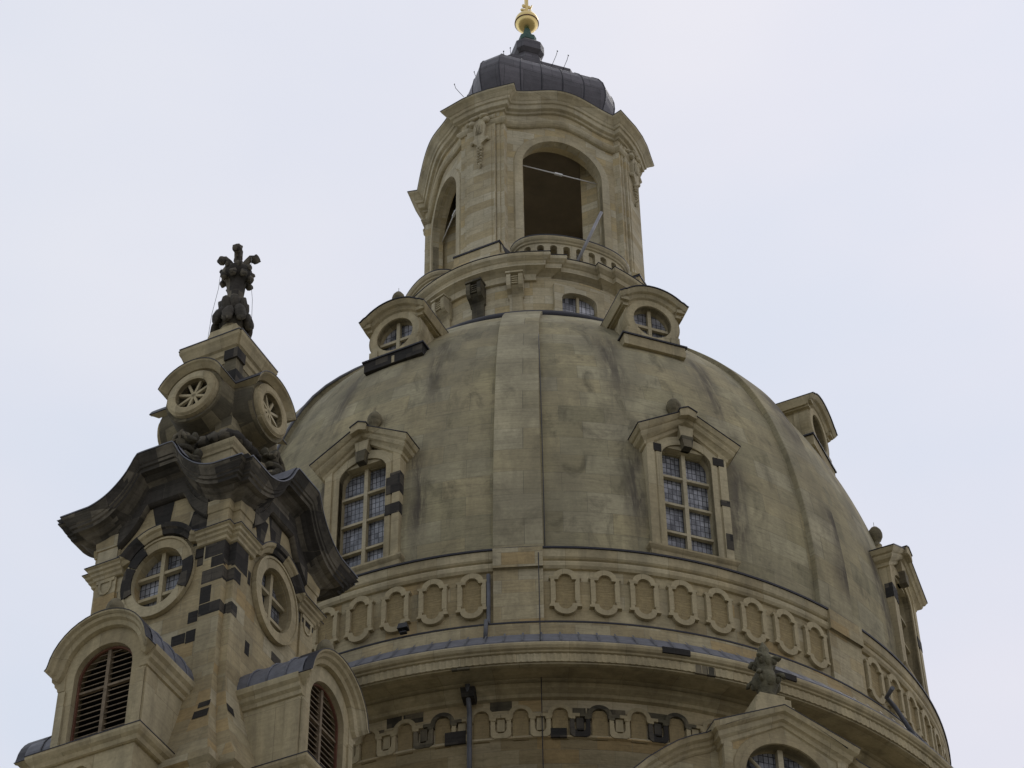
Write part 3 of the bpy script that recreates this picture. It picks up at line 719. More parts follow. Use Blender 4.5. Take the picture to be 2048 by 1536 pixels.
# piers at the corners
def pier():
    b = MB(); d = 4.28
    b.box(-.92, .92, -d, -2.6, 63.8, 73.9)
    b.box(-.60, .60, -d-.14, -d+.1, 63.8, 73.6)
    b.box(-.46, .46, -d-.17, -d, 66.2, 72.9)
    for s_ in (-1, 1): x0, x1 = sorted((s_*.62, s_*.76)); b.box(x0, x1, -d-.05, -d+.05, 63.9, 73.7)
    return b
def plinth():
    b = MB()
    b.box(-.97, .97, -4.86, -3.2, 63.8, 65.20); b.box(-.92, .92, -4.80, -3.2, 65.20, 65.72)
    b.box(-.95, .95, -4.84, -3.2, 65.72, 65.80, 1)
    k = b.add([(-.97, -4.84, 65.80), (.97, -4.84, 65.80), (.97, -4.1, 66.35), (-.97, -4.1, 66.35), (.97, -3.3, 65.8), (-.97, -3.3, 65.8)])
    b.face((k, k+1, k+2, k+3), 1); b.face((k+1, k+4, k+2), 0); b.face((k, k+3, k+5), 0)
    # sloping buttress wings beside the balcony
    for s_ in (-1, 1):
        k = b.add([(s_*.97, -4.7, 64.0), (s_*1.35, -4.35, 64.0), (s_*.97, -4.7, 65.7), (s_*.97, -3.4, 66.2), (s_*1.35, -3.3, 64.6)])
        b.face((k, k+1, k+2)); b.face((k+1, k+4, k+3, k+2), 1)
    return b
def cartouche():
    b = MB(); y = -4.47
    b.plate([(-.20, 73.35), (-.26, 72.9), (-.20, 72.35), (-.30, 72.1), (-.10, 71.95), (0, 71.75), (.10, 71.95), (.30, 72.1), (.20, 72.35), (.26, 72.9), (.20, 73.35)], [], y-.12, y+.1)
    for i in range(5): b.ell((-.12+.06*i, y-.16, 72.75), (.022, .05, .34), n=6)
    for s_ in (-1, 1):
        b.ell((s_*.30, y-.06, 73.25), (.16, .16, .16)); b.ell((s_*.32, y-.05, 72.15), (.09, .1, .09)); b.ell((s_*.50, y+.02, 73.38), (.13, .12, .10))
        b.ell((s_*.20, y-.14, 73.45), (.2, .12, .09))
    for i in range(7):
        z = 71.75-.16*i; rr = .10-.008*i
        for s_ in (-1, 1): b.ell((s_*.055, y-.08, z+random.uniform(-.03, .03)), (rr*.8, rr*.9, rr*.8), n=7)
    b.ell((0, y-.06, 70.68), (.06, .08, .14), n=6)
    return rough(b, .035, 9)
pr0 = pl0 = ca0 = None
for k in range(4):
    az = TZ+90*k
    if k == 0:
        pr0 = pier().build('corner_pier', m_lan, lan, (0, 0, -LZ), R(az)); pl0 = plinth().build('pier_plinth', [m_lan, m_blead], lan, (0, 0, -LZ), R(az)); ca0 = cartouche().build('carved_cartouche', m_mid if False else m_lantrim, lan, (0, 0, -LZ), R(az))
    else:
        for o_ in (pr0, pl0, ca0): dup(o_, lan, rz=R(az))
# entablature running round faces and piers
def entpath(sf=0.0):
    pts = []
    for k in range(4):
        a0 = R(AZ+90*k)     # face k, then the pier to its right (azimuth AZ+45+90k)
        T_, N_ = tv(AZ+90*k), nv(AZ+90*k)
        for i in range(25):
            u = -2.30+4.60*i/24; gf = GF+.08+bow(u)
            p = T_*u+N_*gf; pts.append((p.x, p.y, risef(u)))
        pz = AZ+45+90*k; T_, N_ = tv(pz), nv(pz)
        for u in (-.92, -.5, 0, .5, .92):
            p = T_*u+N_*(4.40-.10*(u/.92)**2); pts.append((p.x, p.y, 0))
    return pts
ep = entpath()
b = MB(); b.sweep(ep, [(0, 73.70), (.07, 73.72), (.10, 73.80), (.20, 73.84), (.22, 73.86), (.24, 74.05), (.30, 74.08), (.32, 74.20), (.36, 74.24), (.44, 74.36), (.54, 74.46), (.56, 74.52), (.56, 74.55)], closed=True, back=.5)
b.sweep(ep, [(.575, 74.535), (.575, 74.57)], closed=True, back=.9, m=1)
# roof skirt over the cornice
b.sweep(ep, [(.5, 74.57), (-.2, 75.1), (-1.1, 75.4)], closed=True, back=None, m=1)
LP('main_cornice', b, [m_lantrim, m_blead])
b = MB(); b.sweep(ep, [(-.02, 73.0), (-.02, 73.75)], closed=True, back=.3)
LP('frieze_band', b, m_lan)
b = MB(); b.sweep([(x, y, z) for x, y, z in ep], [(-.02, 72.98), (.04, 73.0), (.10, 73.08), (.13, 73.18), (.10, 73.27), (.05, 73.30)], closed=True, back=.2)
LP('architrave_moulding', b, m_lantrim)
# ceiling and tie rods
b = MB(); b.lathe([(0, 73.75), (2.0, 73.5), (3.0, 73.0), (3.0, 73.9)], n=32); LP('ceiling', b, m_plaster)
for k in range(4):
    az = AZ+90*k; b = MB(); y = -3.2
    b.tube([(-1.62, y, 71.35), (1.62, y, 71.35)], .024); b.box(-.16, .16, y-.04, y+.04, 71.31, 71.39)
    LP('tie_rod', b, m_white, az)
b = MB(); b.tube([(-1.3, -1.6, 73.4), (-1.3, -1.6, 66.9), (-1.0, -1.9, 66.3)], .03); b.ell((-1.2, -1.7, 67.1), (.14, .14, .14)); LP('hanging_lamp', b, m_iron, AZ)
# lead roof
def octs(g_, w_, h): return [(-w_, -g_, h), (w_, -g_, h), (g_, -w_, h), (g_, w_, h), (w_, g_, h), (-w_, g_, h), (-g_, w_, h), (-g_, -w_, h)]
RP = [(2.80, 2.22, 75.0), (2.68, 2.10, 75.6), (2.72, 2.14, 76.3), (2.86, 2.26, 77.0), (2.90, 2.29, 77.4), (2.89, 2.28, 77.8), (2.82, 2.22, 78.2), (2.68, 2.10, 78.55), (2.46, 1.92, 78.85), (2.18, 1.70, 79.05), (1.85, 1.42, 79.2), (1.50, 1.15, 79.3)]
b = MB(); rows = [octs(*q) for q in RP]; arcs = [0]
for a_, c_ in zip(RP, RP[1:]): arcs.append(arcs[-1]+math.hypot(a_[0]-c_[0], a_[2]-c_[2]))
for i in range(len(RP)-1):
    k = b.add(rows[i]+rows[i+1])
    for j in range(8):
        j2 = (j+1) % 8; wa = (RP[i][1] if j % 2 == 0 else (RP[i][0]-RP[i][1])*.707); wb = (RP[i+1][1] if j % 2 == 0 else (RP[i+1][0]-RP[i+1][1])*.707)
        b.face((k+j, k+j2, k+8+j2, k+8+j), 0, [(-wa+.41+3.3*j, arcs[i]), (wa+.41+3.3*j, arcs[i]), (wb+.41+3.3*j, arcs[i+1]), (-wb+.41+3.3*j, arcs[i+1])])
lr = b.build('lead_roof', [m_roof], lan, (0, 0, -LZ), R(AZ))
# standing seams
b = MB()
for f_ in range(4):
    for sx in (-1.0, -.6, -.2, .2, .6, 1.0):
        M_ = Matrix.Rotation(pi/2*f_, 3, 'Z')
        pts = [tuple(M_ @ Vector((sx*q[1], -q[0]-.005, q[2]))) for q in RP]
        b.tube(pts, .022, n=5)
b.build('roof_seams', m_blead, lr)
b = MB(); rows = [octs(*q) for q in [(1.52, 1.17, 79.2), (1.58, 1.22, 79.60), (1.66, 1.28, 79.95), (1.66, 1.28, 80.12), (1.50, 1.15, 80.2), (1.15, .8, 80.4), (.8, .5, 80.8), (.62, .36, 81.3), (.60, .32, 81.8)]]
b.grid(rows, cu=True); b.build('upper_roof', m_roof, lr)
b = MB(); rows = [octs(*q) for q in [(.50, .31, 81.2), (.47, .29, 82.1), (.50, .31, 82.13), (.62, .38, 82.3), (.62, .38, 82.78), (.57, .33, 82.88), (.40, .22, 83.15), (.32, .16, 83.25)]]
b.grid(rows, cu=True); b.build('roof_pedestal', m_roof, lan, (0, 0, -LZ), R(AZ))
b = MB(); rows = [octs(*q) for q in [(.26, .14, 83.1), (.26, .14, 83.2), (.35, .20, 83.27), (.35, .20, 83.55), (.22, .12, 83.64), (.10, .06, 84.3)]]
b.grid(rows, cu=True); b.build('copper_cap', m_copper, lan, (0, 0, -LZ), R(AZ))
b = MB(); C_ = 84.75; rr = .515
b.lathe([(rr*sin(pi*i/24), C_-rr*cos(pi*i/24)*1.02) for i in range(25)], n=40)
b.lathe([(rr-.02, C_-.13), (rr+.012, C_-.12), (rr+.014, C_-.08), (rr-.02, C_-.07)], n=40, m=1)
bl = LP('gilded_ball', b, [m_gold, m_brown])
b = MB(); b.box(-.07, .07, -.06, .06, 85.3, 90.0); b.box(-.9, .9, -.06, .06, 88.2, 88.36)
for s_ in (-1, 1):
    b.ell((s_*.16, 0, 85.55), (.12, .07, .10)); b.ell((s_*.13, 0, 85.85), (.08, .06, .12)); b.ell((s_*.95, 0, 88.28), (.14, .08, .14))
b.ell((0, 0, 90.05), (.14, .08, .14)); b.ell((0, 0, 88.28), (.25, .08, .25)); b.tube([(.05, -.05, 85.2), (.22, -.1, 85.9)], .03)
b.build('gilded_cross', m_gold, lan, (0, 0, -LZ), R(AZ))
# lightning hooks on the roof
hk = None
for k in range(8):
    az = AZ+45*k+8; r_ = 3.0
    for (rr_, z) in ((3.0, 78.1), (2.1, 79.4)):
        b = MB(); b.tube([(0, 0, 0), (.03, -.38, .32), (.05, -.45, .52)], .012, n=5); b.ell((.05, -.45, .52), (.035, .02, .04), n=6)
        q = nv(az)*rr_; b.build('lightning_hook', m_iron, lan, (q.x, q.y, z-LZ), R(az)) 
# pole leaning out of the balcony
q0 = nv(AZ)*5.12+tv(AZ)*-.12; q1 = nv(AZ)*5.85+tv(AZ)*.62
b = MB(); b.tube([(0, 0, 0), tuple(Vector((q1.x-q0.x, q1.y-q0.y, 2.15)))], .062, 0); b.tube([(0, 0, .0), (.0, .0, .35)], .02, 1)
o = b.build('leaning_pole', [m_white2, m_iron], None, (q0.x, q0.y, 64.46)); tag(o, 'slim grey pole leaning outward over the lantern balcony balustrade', 'pole')

# ------------------------------------------------------------ stair tower on the corner
tc_ = nv(TZ)*19.85+tv(TZ)*.06
tow = thing('stair_tower', 'square stair tower with swooping gabled roof, oval windows and louvred dormers, left of the dome', 'tower', (tc_.x, tc_.y, GZ), R(TZ))
def TP(name, mb, mats, k=0, par=tow, x=0, y=0, z=0.0):
    """part on face k of the tower; mesh z is height"""
    q = Matrix.Rotation(k*pi/2, 3, 'Z') @ Vector((x, y, 0))
    return mb.build(name, mats, par, (q.x, q.y, z-GZ), k*pi/2)
def sq(s, n=.22, hf=None, step=0):
    """square plan with the corners notched, anticlockwise; hf gives height along a face"""
    P_ = []; f = hf or (lambda u: 0)
    base = [-(s-n)]+([-(s-n)+(2*(s-n))*i/step for i in range(1, step)] if step else [])+[s-n]
    for k in range(4):
        c_, s_ = (1, 0, -1, 0)[k], (0, 1, 0, -1)[k]
        pts = [(u, -s, f(u)) for u in base]+[(s-n, -(s-n), f(s-n))]
        for x, y, z in pts: P_.append((c_*x-s_*y, s_*x+c_*y, z))
    return P_
HFT = smoothtab([(0, 41.40), (.50, 41.40), (.60, 41.37), (.68, 41.22), (.82, 40.95), (1.05, 40.66), (1.40, 40.36), (1.80, 40.18), (2.3, 40.10), (2.9, 40.08)])
hfu = lambda u: HFT(abs(u)*1.09)
S0 = 2.05; NO = .20
def oval(a, bz, cz, n=36): return arc(0, cz, a, bz, 0, 360, n)[:-1]
CZ = 37.76
w0 = None
for k in range(4):
    b = MB(); e = S0-NO
    top = [(e-2*e*i/24, hfu(e-2*e*i/24)-.9) for i in range(25)]
    b.plate([(-e, 34.3), (e, 34.3)]+top, [oval(.72, .88, CZ)], -S0+.06, -S0+.45)
    for s_ in (-1, 1):
        x0, x1 = sorted((s_*1.26, s_*e)); b.box(x0, x1, -S0, -S0+.3, 34.3, 39.9)
    # notch return
    b.box(e-.1, e+.001, -S0+.001, -S0+NO+.1, 34.3, 39.9); b.box(-e-.001, -e+.1, -S0+.001, -S0+NO+.1, 34.3, 39.9)
    TP('shaft_wall', b, m_stone, k)
b = MB(); b.box(-1.6, 1.6, -1.6, 1.6, 34, 41.0); TP('shaft_core', b, m_ins)
# ring frames with oval windows
def ovalwin(darks):
    b = MB(); n = 36
    b.plate(oval(1.0, 1.19, CZ), [oval(.72, .89, CZ)], -S0-.06, -S0+.2)
    b.esweep(list(reversed(oval(.985, 1.175, CZ))), -S0-.06, [(-.03, .03), (.03, .03)], closed=True, back=.1)
    for t0, t1 in darks:
        o_ = arc(0, CZ, 1.02, 1.21, t0, t1, 8); i_ = arc(0, CZ, .735, .905, t1, t0, 8)
        b.plate(o_+i_, [], -S0-.098, -S0-.05, 1, back=False)
    return b
for k in range(4):
    o = TP('oval_window', ovalwin([(-32, 14), (118, 150), (152, 200)] if k == 0 else []), [m_trim, m_dark], k)
    g_ = MB(); g_.plate(oval(.75, .92, CZ), [], -S0+.30, -S0+.34); g_.build('leaded_glass', m_glass, o)
    g_ = MB(); g_.box(-.055, .055, -S0+.12, -S0+.27, CZ-.9, CZ+.9)
    for z in (CZ-.42, CZ+.24): g_.box(-.72, .72, -S0+.14, -S0+.26, z-.045, z+.045)
    g_.build('mullions', m_lantrim, o)
# pilaster capitals and entablature, broken round the corners, with an arched hood over each oval
EP = [(0, -.34), (.03, -.32), (.04, -.24), (.09, -.20), (.10, -.13), (.15, -.10), (.16, -.03), (.21, 0), (.21, .02)]
for k in range(4):
    e = S0-NO; b = MB()
    path = [(1.08, -S0-.02, 38.62), (e+.02, -S0-.02, 38.62), (e+.02, -e-.02, 38.62), (S0+.02, -e-.02, 38.62), (S0+.02, -1.08, 38.62)]
    b.sweep(path, EP, back=.2); b.sweep(path, [(.225, .015), (.225, .035)], back=.3, m=1)
    TP('corner_entablature', b, [m_trim, m_blead], k)
    b = MB(); hood = [(-1.10, 38.46)]+arc(0, CZ+.1, 1.04, 1.20, 146, 34, 16)+[(1.10, 38.46)]
    b.esweep(hood, -S0-.03, [(0, .04), (.06, .08), (.10, .10), (.14, .16), (.20, .18), (.22, .18)], back=.2)
    b.esweep(hood, -S0-.03, [(.222, .19), (.245, .19)], back=.2, m=1)
    if k in (0, 1):
        dk = arc(0, CZ+.1, 1.04, 1.20, 88, 40, 8) if k == 0 else arc(0, CZ+.1, 1.04, 1.20, 110, 82, 4); b.esweep(dk, -S0-.03, [(-.004, .05), (.06, .084), (.10, .104), (.14, .165), (.20, .186), (.252, .195)], m=2)
        if k == 1: b.esweep(arc(0, CZ+.1, 1.04, 1.20, 58, 36, 4), -S0-.03, [(-.004, .05), (.06, .084), (.14, .165), (.252, .195)], m=2)
        else: b.esweep(arc(0, CZ+.1, 1.04, 1.20, 145, 118, 4), -S0-.03, [(-.004, .05), (.06, .084), (.14, .165), (.20, .186), (.252, .195)], m=2)
    TP('hood_moulding', b, [m_trim, m_blead, m_dark], k)
    # blocks above the entablature at the corner
    b = MB(); path = [(1.30, -S0-.04, 0), (e+.04, -S0-.04, 0), (e+.04, -e-.04, 0), (S0+.04, -e-.04, 0), (S0+.04, -1.30, 0)]
    b.sweep(path, [(0, 38.6), (0, 39.22), (.03, 39.24), (.05, 39.42), (.05, 39.60)], back=.3)
    TP('corner_block', b, [m_stone], k)
    # small apron ornament beneath the capitals
    b = MB()
    for s_ in (-1, 1):
        if (k, s_) in ((0, 1), (1, -1)): continue
        x = s_*1.56; b.esweep([(x-.16, 38.18), (x-.16, 38.0), (x-.10, 37.86), (x, 37.82), (x+.10, 37.86), (x+.16, 38.0), (x+.16, 38.18)], -S0, [(-.03, .03), (.03, .03)], back=.05); b.box(x-.26, x+.26, -S0-.03, -S0+.05, 38.18, 38.28)
    TP('capital_ornament', b, [m_trim], k)
# swept roof cornice
b = MB()
CP = [(0, -.66), (.10, -.58), (.22, -.53), (.30, -.47), (.46, -.45), (.48, -.36), (.53, -.34), (.55, -.27), (.58, -.25), (.64, -.14), (.70, -.06), (.71, 0)]
b.sweep(sq(S0+.06, NO, hfu, 44), CP, closed=True, back=.35)
TP('swept_cornice', b, [m_soot])
for k in range(4):
    b = MB(); b.sweep([(-1.29+2.58*i/30, -S0-.0, hfu(-1.29+2.58*i/30)) for i in range(31)], [(0, -1.22), (.05, -1.20), (.10, -1.16), (.10, -.80), (.07, -.76), (.10, -.62)], back=.2)
    TP('architrave_band', b, [m_soot], k)
b = MB(); b.sweep(sq(S0+.06, NO, hfu, 44), [(.73, -.02), (.73, .02)], closed=True, back=None)
b.sweep(sq(S0+.06, NO, hfu, 44), [(.73, .02), (.60, .035), (.4, .035)], closed=True, back=None)
# lead covering that carries each gable's curve inward
n = 60; Rg = 2.78; rows = []
for i in range(n+1):
    y = -Rg+2*Rg*i/n; row = []
    for j in range(n+1):
        x = -Rg+2*Rg*j/n; row.append((x, y, max(hfu(x/1.06), hfu(y/1.06))+.03 if max(abs(x), abs(y)) <= Rg+1 else 40))
    rows.append(row)
b.grid(rows)
TP('swept_lead_roof', b, [m_lead])
# soot-blackened and pale voussoirs fanned over each oval
for k in range(4):
    b = MB(); y = -S0+.05
    def fan(x0, x1, x2, x3, z0, z1, m):
        b.plate([(x0, z0), (x1, z0), (x2, z1), (x3, z1)], [], y, y+.1, m)
    fan(-.22, .08, .20, -.46, 39.24, 40.25, 0); fan(.60, 1.22, 1.25, .80, 38.8, 39.60, 0); fan(.88, 1.25, 1.25, .98, 38.45, 38.85, 0)
    if k == 1: fan(-.9, -.62, -.45, -1.1, 39.1, 39.9, 0)
    b.box(1.0, 1.27, y-.02, y+.06, 38.0, 38.3)
    TP('old_voussoirs', b, [m_dark], k)
# blackened quoins of the near corner, as they lie in the wall
def quoins(name, k, lst, mat=m_dark, y=-S0):
    for x0, x1, z0, z1 in lst:
        b = MB(); b.box(x0, x1, y-.006, y+.1, z0, z1); TP(name, b, mat, k)
quoins('old_quoin', 0, [(1.27, 1.852, 37.08, 37.48), (1.27, 1.57, 36.47, 36.98), (1.27, 1.852, 36.10, 36.44), (1.30, 1.852, 37.86, 38.27), (1.50, 1.852, 37.52, 37.84)])
quoins('old_quoin', 0, [(.95, 1.22, 36.04, 36.38), (1.27, 1.44, 35.60, 35.94), (.94, 1.20, 35.46, 35.82), (.54, .92, 35.5, 35.80), (1.05, 1.25, 37.75, 38.1)], m_dark, -S0+.06)
quoins('old_quoin', 1, [(-1.852, -1.56, 37.12, 37.48), (-1.852, -1.60, 36.10, 36.44), (-1.852, -1.30, 37.55, 38.27), (1.3, 1.852, 38.05, 38.27)])
quoins('old_quoin', 1, [(-1.05, -.86, 35.48, 35.86), (.12, .55, 36.08, 36.34), (-1.25, -1.05, 37.5, 37.9)], m_dark, -S0+.06)
quoins('old_quoin', 2, [(-1.852, -1.56, 37.12, 37.48), (1.3, 1.852, 36.10, 36.44)]); quoins('old_quoin', 3, [(1.27, 1.852, 37.18, 37.42)], m_mid)
# notch stones in the corner angle
for z0, z1 in ((37.10, 37.46), (36.12, 36.42), (37.6, 38.25)):
    b = MB(); b.box(S0-NO-.05, S0-NO+.006, -S0-.004, -S0+NO, z0, z1); b.box(S0-NO, S0+.004, -S0+NO-.006, -S0+NO+.05, z0, z1); TP('old_quoin', b, m_dark, 0)
# flared foot of the shaft
def fs(h): return S0+.80*max(0, (34.4-h)/3.0)**1.5
b = MB(); hs = [34.4-.3*i for i in range(11)]
rows = [[(x, y, h) for x, y, z in sq(fs(h), NO+.07*(34.4-h))] for h in hs]; b.grid(rows, cu=True)
b2s = fs(31.4)
b.grid([[(x, y, h) for x, y, z in sq(s_, .4)] for s_, h in ((b2s, 31.4), (b2s+.12, 31.4), (b2s+.14, 31.2), (b2s+.02, 31.1), (b2s+.02, 20))], cu=True)
b.grid([[(x, y, h) for x, y, z in sq(s_, .4)] for s_, h in ((b2s+.02, 20), (b2s+.1, GZ))], cu=True)
TP('flared_foot', b, [m_stone])
b = MB()
for k, (x0, x1, z0, z1) in ((0, (1.66, 1.98, 33.18, 33.36)), (0, (1.60, 2.0, 32.82, 33.08)), (1, (-1.96, -1.66, 33.12, 33.36))):
    c = MB(); c.v = []; n = 2
    def fp(x, z): return (x, -fs(z)-.012, z)
    c.grid([[fp(x0, z0), fp(x1, z0)], [fp(x0, z1), fp(x1, z1)]]); TP('old_quoin', c, m_dark, k)
# pedestal and scrolled belfry stage
b = MB(); b.sweep(sq(1.22, .001), [(0, 41.0), (0, 42.16), (.04, 42.18), (.05, 42.26), (.10, 42.34), (.12, 42.42), (.12, 42.46)], closed=True, back=.5); TP('upper_pedestal', b, [m_trim])
for k in range(4):
    b = MB(); b.box(-.02, .85, -1.232, -1.1, 41.35, 41.72); TP('old_pedestal_stone', b, [m_dark], k)
b = MB(); b.sweep(sq(.70, .001), [(0, 42.4), (0, 46.3)], closed=True, back=.4)
TP('belfry_core', b, [m_half])
cush = [(.66, 42.46), (1.0, 42.5), (1.16, 42.62), (1.20, 42.80), (1.12, 42.98), (.98, 43.12), (.84, 43.40), (.72, 43.8), (.64, 44.6)]
b = MB()
def rsq(s, h, n=9):
    P_ = []
    for k in range(4):
        for i in range(n):
            t = R(-45+90*i/n); u = math.tan(t)*s; uu = max(-s*.86, min(s*.86, u)); x, y = uu, -s
            c_, s_ = cos(k*pi/2), sin(k*pi/2); P_.append((c_*x-s_*y, s_*x+c_*y, h))
    return P_
b.grid([rsq(s, h) for s, h in cush], cu=True, sm=True)
random.seed(3)
for k in range(4):
    for i in range(7):
        x = -.95+.317*i; c_, s_ = cos(k*pi/2), sin(k*pi/2); y = -1.12+.25*abs(x)**3*0
        b.ell((c_*x-s_*y, s_*x+c_*y, 42.74+random.uniform(-.03, .05)), (.26, .26, .19+random.uniform(-.03, .03)), 0, 12)
rough(b, .07, 5); TP('garland_cushion', b, [m_soot])
for k in range(4):                       # stepped angle blocks
    b = MB()
    for z0, z1, s, m in ((43.2, 43.7, .92, 0), (43.7, 44.25, .84, 0), (44.25, 44.55, .88, 1), (44.55, 45.05, .80, 0), (45.05, 45.5, .86, 1), (45.5, 46.0, .78, 0), (46.0, 46.35, .84, 1)):
        b.box(.42, s, -s, -.42, z0, z1, m)
    TP('corner_stone', b, [m_half, m_dark], k)
OZ = 44.38
for k in range(4):
    b = MB(); hole = oval(.49, .49, OZ, 28)
    def cyl_(r0, y0, r1, y1, m=0, nn=28):
        b.grid([[(r0*cos(2*pi*j/nn), y0, OZ+r0*sin(2*pi*j/nn)) for j in range(nn)], [(r1*cos(2*pi*j/nn), y1, OZ+r1*sin(2*pi*j/nn)) for j in range(nn)]], m, cu=True, sm=True)
    cyl_(.86, -1.42, .92, -1.0, 1); cyl_(.92, -1.0, 1.04, -.5, 1)
    b.plate(oval(.86, .86, OZ, 28), [hole], -1.42, -1.1, 1)
    b.plate(oval(.76, .76, OZ, 28), [hole], -1.54, -1.37)
    b.esweep(list(reversed(hole)), -1.54, [(0, .02), (.05, .05), (.20, .05), (.24, .01)], closed=True, back=.1)
    o = TP('round_opening', b, [m_trim, m_half], k)
    g_ = MB()
    for i in range(4):
        a = R(45*i+22); M_ = Matrix.Rotation(a, 3, 'Y'); g_.box(-.52, .52, -1.44, -1.36, -.036, .036, M=Matrix.Translation((0, 0, OZ)) @ M_.to_4x4())
    g_.lathe([(0, 0), (.07, 0)], n=6) if False else None
    g_.build('spoked_grille', m_lantrim, o)
    g_ = MB(); g_.plate(oval(.56, .56, OZ, 20), [], -1.0, -.95); g_.build('dark_void', m_ins, o)
    c = MB(); hood = arc(0, OZ, .87, .87, 158, 22, 18)
    c.esweep(hood, -1.22, [(0, .28), (.05, .34), (.10, .40), (.13, .46), (.17, .48)], back=.6); c.esweep(hood, -1.22, [(.172, .49), (.195, .49)], back=.6, m=1)
    c.build('hood_moulding', [m_trim, m_blead], o)
# top cornice, stepped cap and finial
b = MB(); b.sweep(sq(.72, .06), [(0, 46.0), (.03, 46.2), (.08, 46.24), (.10, 46.40), (.16, 46.44), (.22, 46.62), (.27, 46.72), (.28, 46.84)], closed=True, back=.5)
b.sweep(sq(.72, .06), [(.29, 46.83), (.29, 46.87)], closed=True, back=.6, m=1)
b.sweep(sq(.60, .001), [(.12, 46.86), (.12, 47.12), (0, 47.14)], closed=True, back=.6)
b.grid([[(x, y, h) for x, y, z in sq(s_, .001)] for s_, h in ((.72, 47.12), (.60, 47.2), (.50, 47.4), (.44, 47.62), (.42, 47.80))], cu=True)
b.lathe([(.40, 47.7), (.42, 47.82), (.36, 47.9), (.30, 48.1)], n=20)
TP('top_cornice', b, [m_trim, m_blead])
b = MB()
b.lathe([(.30, 47.95), (.36, 48.2), (.34, 48.6), (.26, 49.0), (.22, 49.4), (.26, 49.9), (.30, 50.0), (.43, 50.12), (.45, 50.30), (.40, 50.42), (.18, 50.46), (.12, 50.6), (.10, 51.2), (.03, 51.5)], n=20)
for i in range(8):
    a = 2*pi*i/8+.25; r_ = .42
    M_ = Matrix.Rotation(a, 3, 'Z') @ Matrix.Rotation(R(-16), 3, 'Y')
    b.ell((r_*cos(a)*1.05, r_*sin(a)*1.05, 48.32+.10*(i % 2)), (.15, .18, .38), n=14, M=M_)
    a2 = a+.39; M_ = Matrix.Rotation(a2, 3, 'Z') @ Matrix.Rotation(R(14), 3, 'Y')
    b.ell((.30*cos(a2), .30*sin(a2), 48.85), (.13, .15, .32), n=9, M=M_)
    b.ell((.40*cos(a), .40*sin(a), 50.02), (.12, .12, .12), n=7); b.ell((.43*cos(a2), .43*sin(a2), 50.34), (.09, .09, .10), n=7)
for i in range(4):
    a_ = R(90*i+25); d = Vector((cos(a_), sin(a_), 0))
    b.tube([tuple(d*r_+Vector((0, 0, z))) for r_, z in ((.06, 50.4), (.14, 50.60), (.24, 50.80), (.36, 50.96), (.47, 50.96), (.54, 50.84))], .085, n=9)
    b.ell(tuple(d*.47+Vector((0, 0, 50.90))), (.13, .13, .15), n=12)
for i in range(12): b.ell((.04*cos(i*2.4), .04*sin(i*2.4), 50.55+.083*i), (.15-.010*i, .15-.010*i, .09), n=9)
rough(b, .05, 7); TP('carved_finial', b, [m_soot])
b = MB()
for s_ in (-1, 1): b.tube([(s_*.50, -.1, 50.7), (s_*.52, -.1, 49.9), (s_*.66, -.1, 48.9), (s_*.70, -.1, 48.0)], .006, n=4)
TP('finial_cable', b, [m_iron])
# shell ornaments standing on each gable crest
for k in range(4):
    b = MB(); y0 = -1.75
    def cup(z, r_, n_, up):
        for i in range(n_):
            t = R(-20+220*i/(n_-1)); M_ = Matrix.Rotation(-(pi/2-t)*.8, 3, 'Y')
            b.ell((r_*cos(t), y0-.10*sin(t), z+up*sin(t)*.5), (.085, .15, .30), n=8, M=M_)
    b.ell((0, y0+.1, 41.75), (.36, .24, .34), n=12); cup(41.72, .36, 9, .34)
    b.lathe([(.30, 42.10), (.34, 42.14), (.34, 42.20), (.28, 42.24)], cy=y0+.12, n=16)
    b.ell((0, y0+.15, 42.5), (.30, .24, .34), n=12)
    for i in range(5):
        t = R(10+160*i/4); M_ = Matrix.Rotation(-(pi/2-t)*.8, 3, 'Y'); b.ell((.24*cos(t), y0, 42.42+.20*sin(t)), (.08, .15, .28), n=8, M=M_)
    for s_ in (-1, 1):
        b.ell((s_*.48, y0+.05, 41.62), (.16, .15, .14), n=9); b.ell((s_*.50, y0+.1, 41.9), (.12, .13, .14), n=9); b.ell((s_*.34, y0+.1, 42.55), (.11, .13, .15), n=9)
    rough(b, .06, 6); TP('carved_shell', b, [m_mid], k)
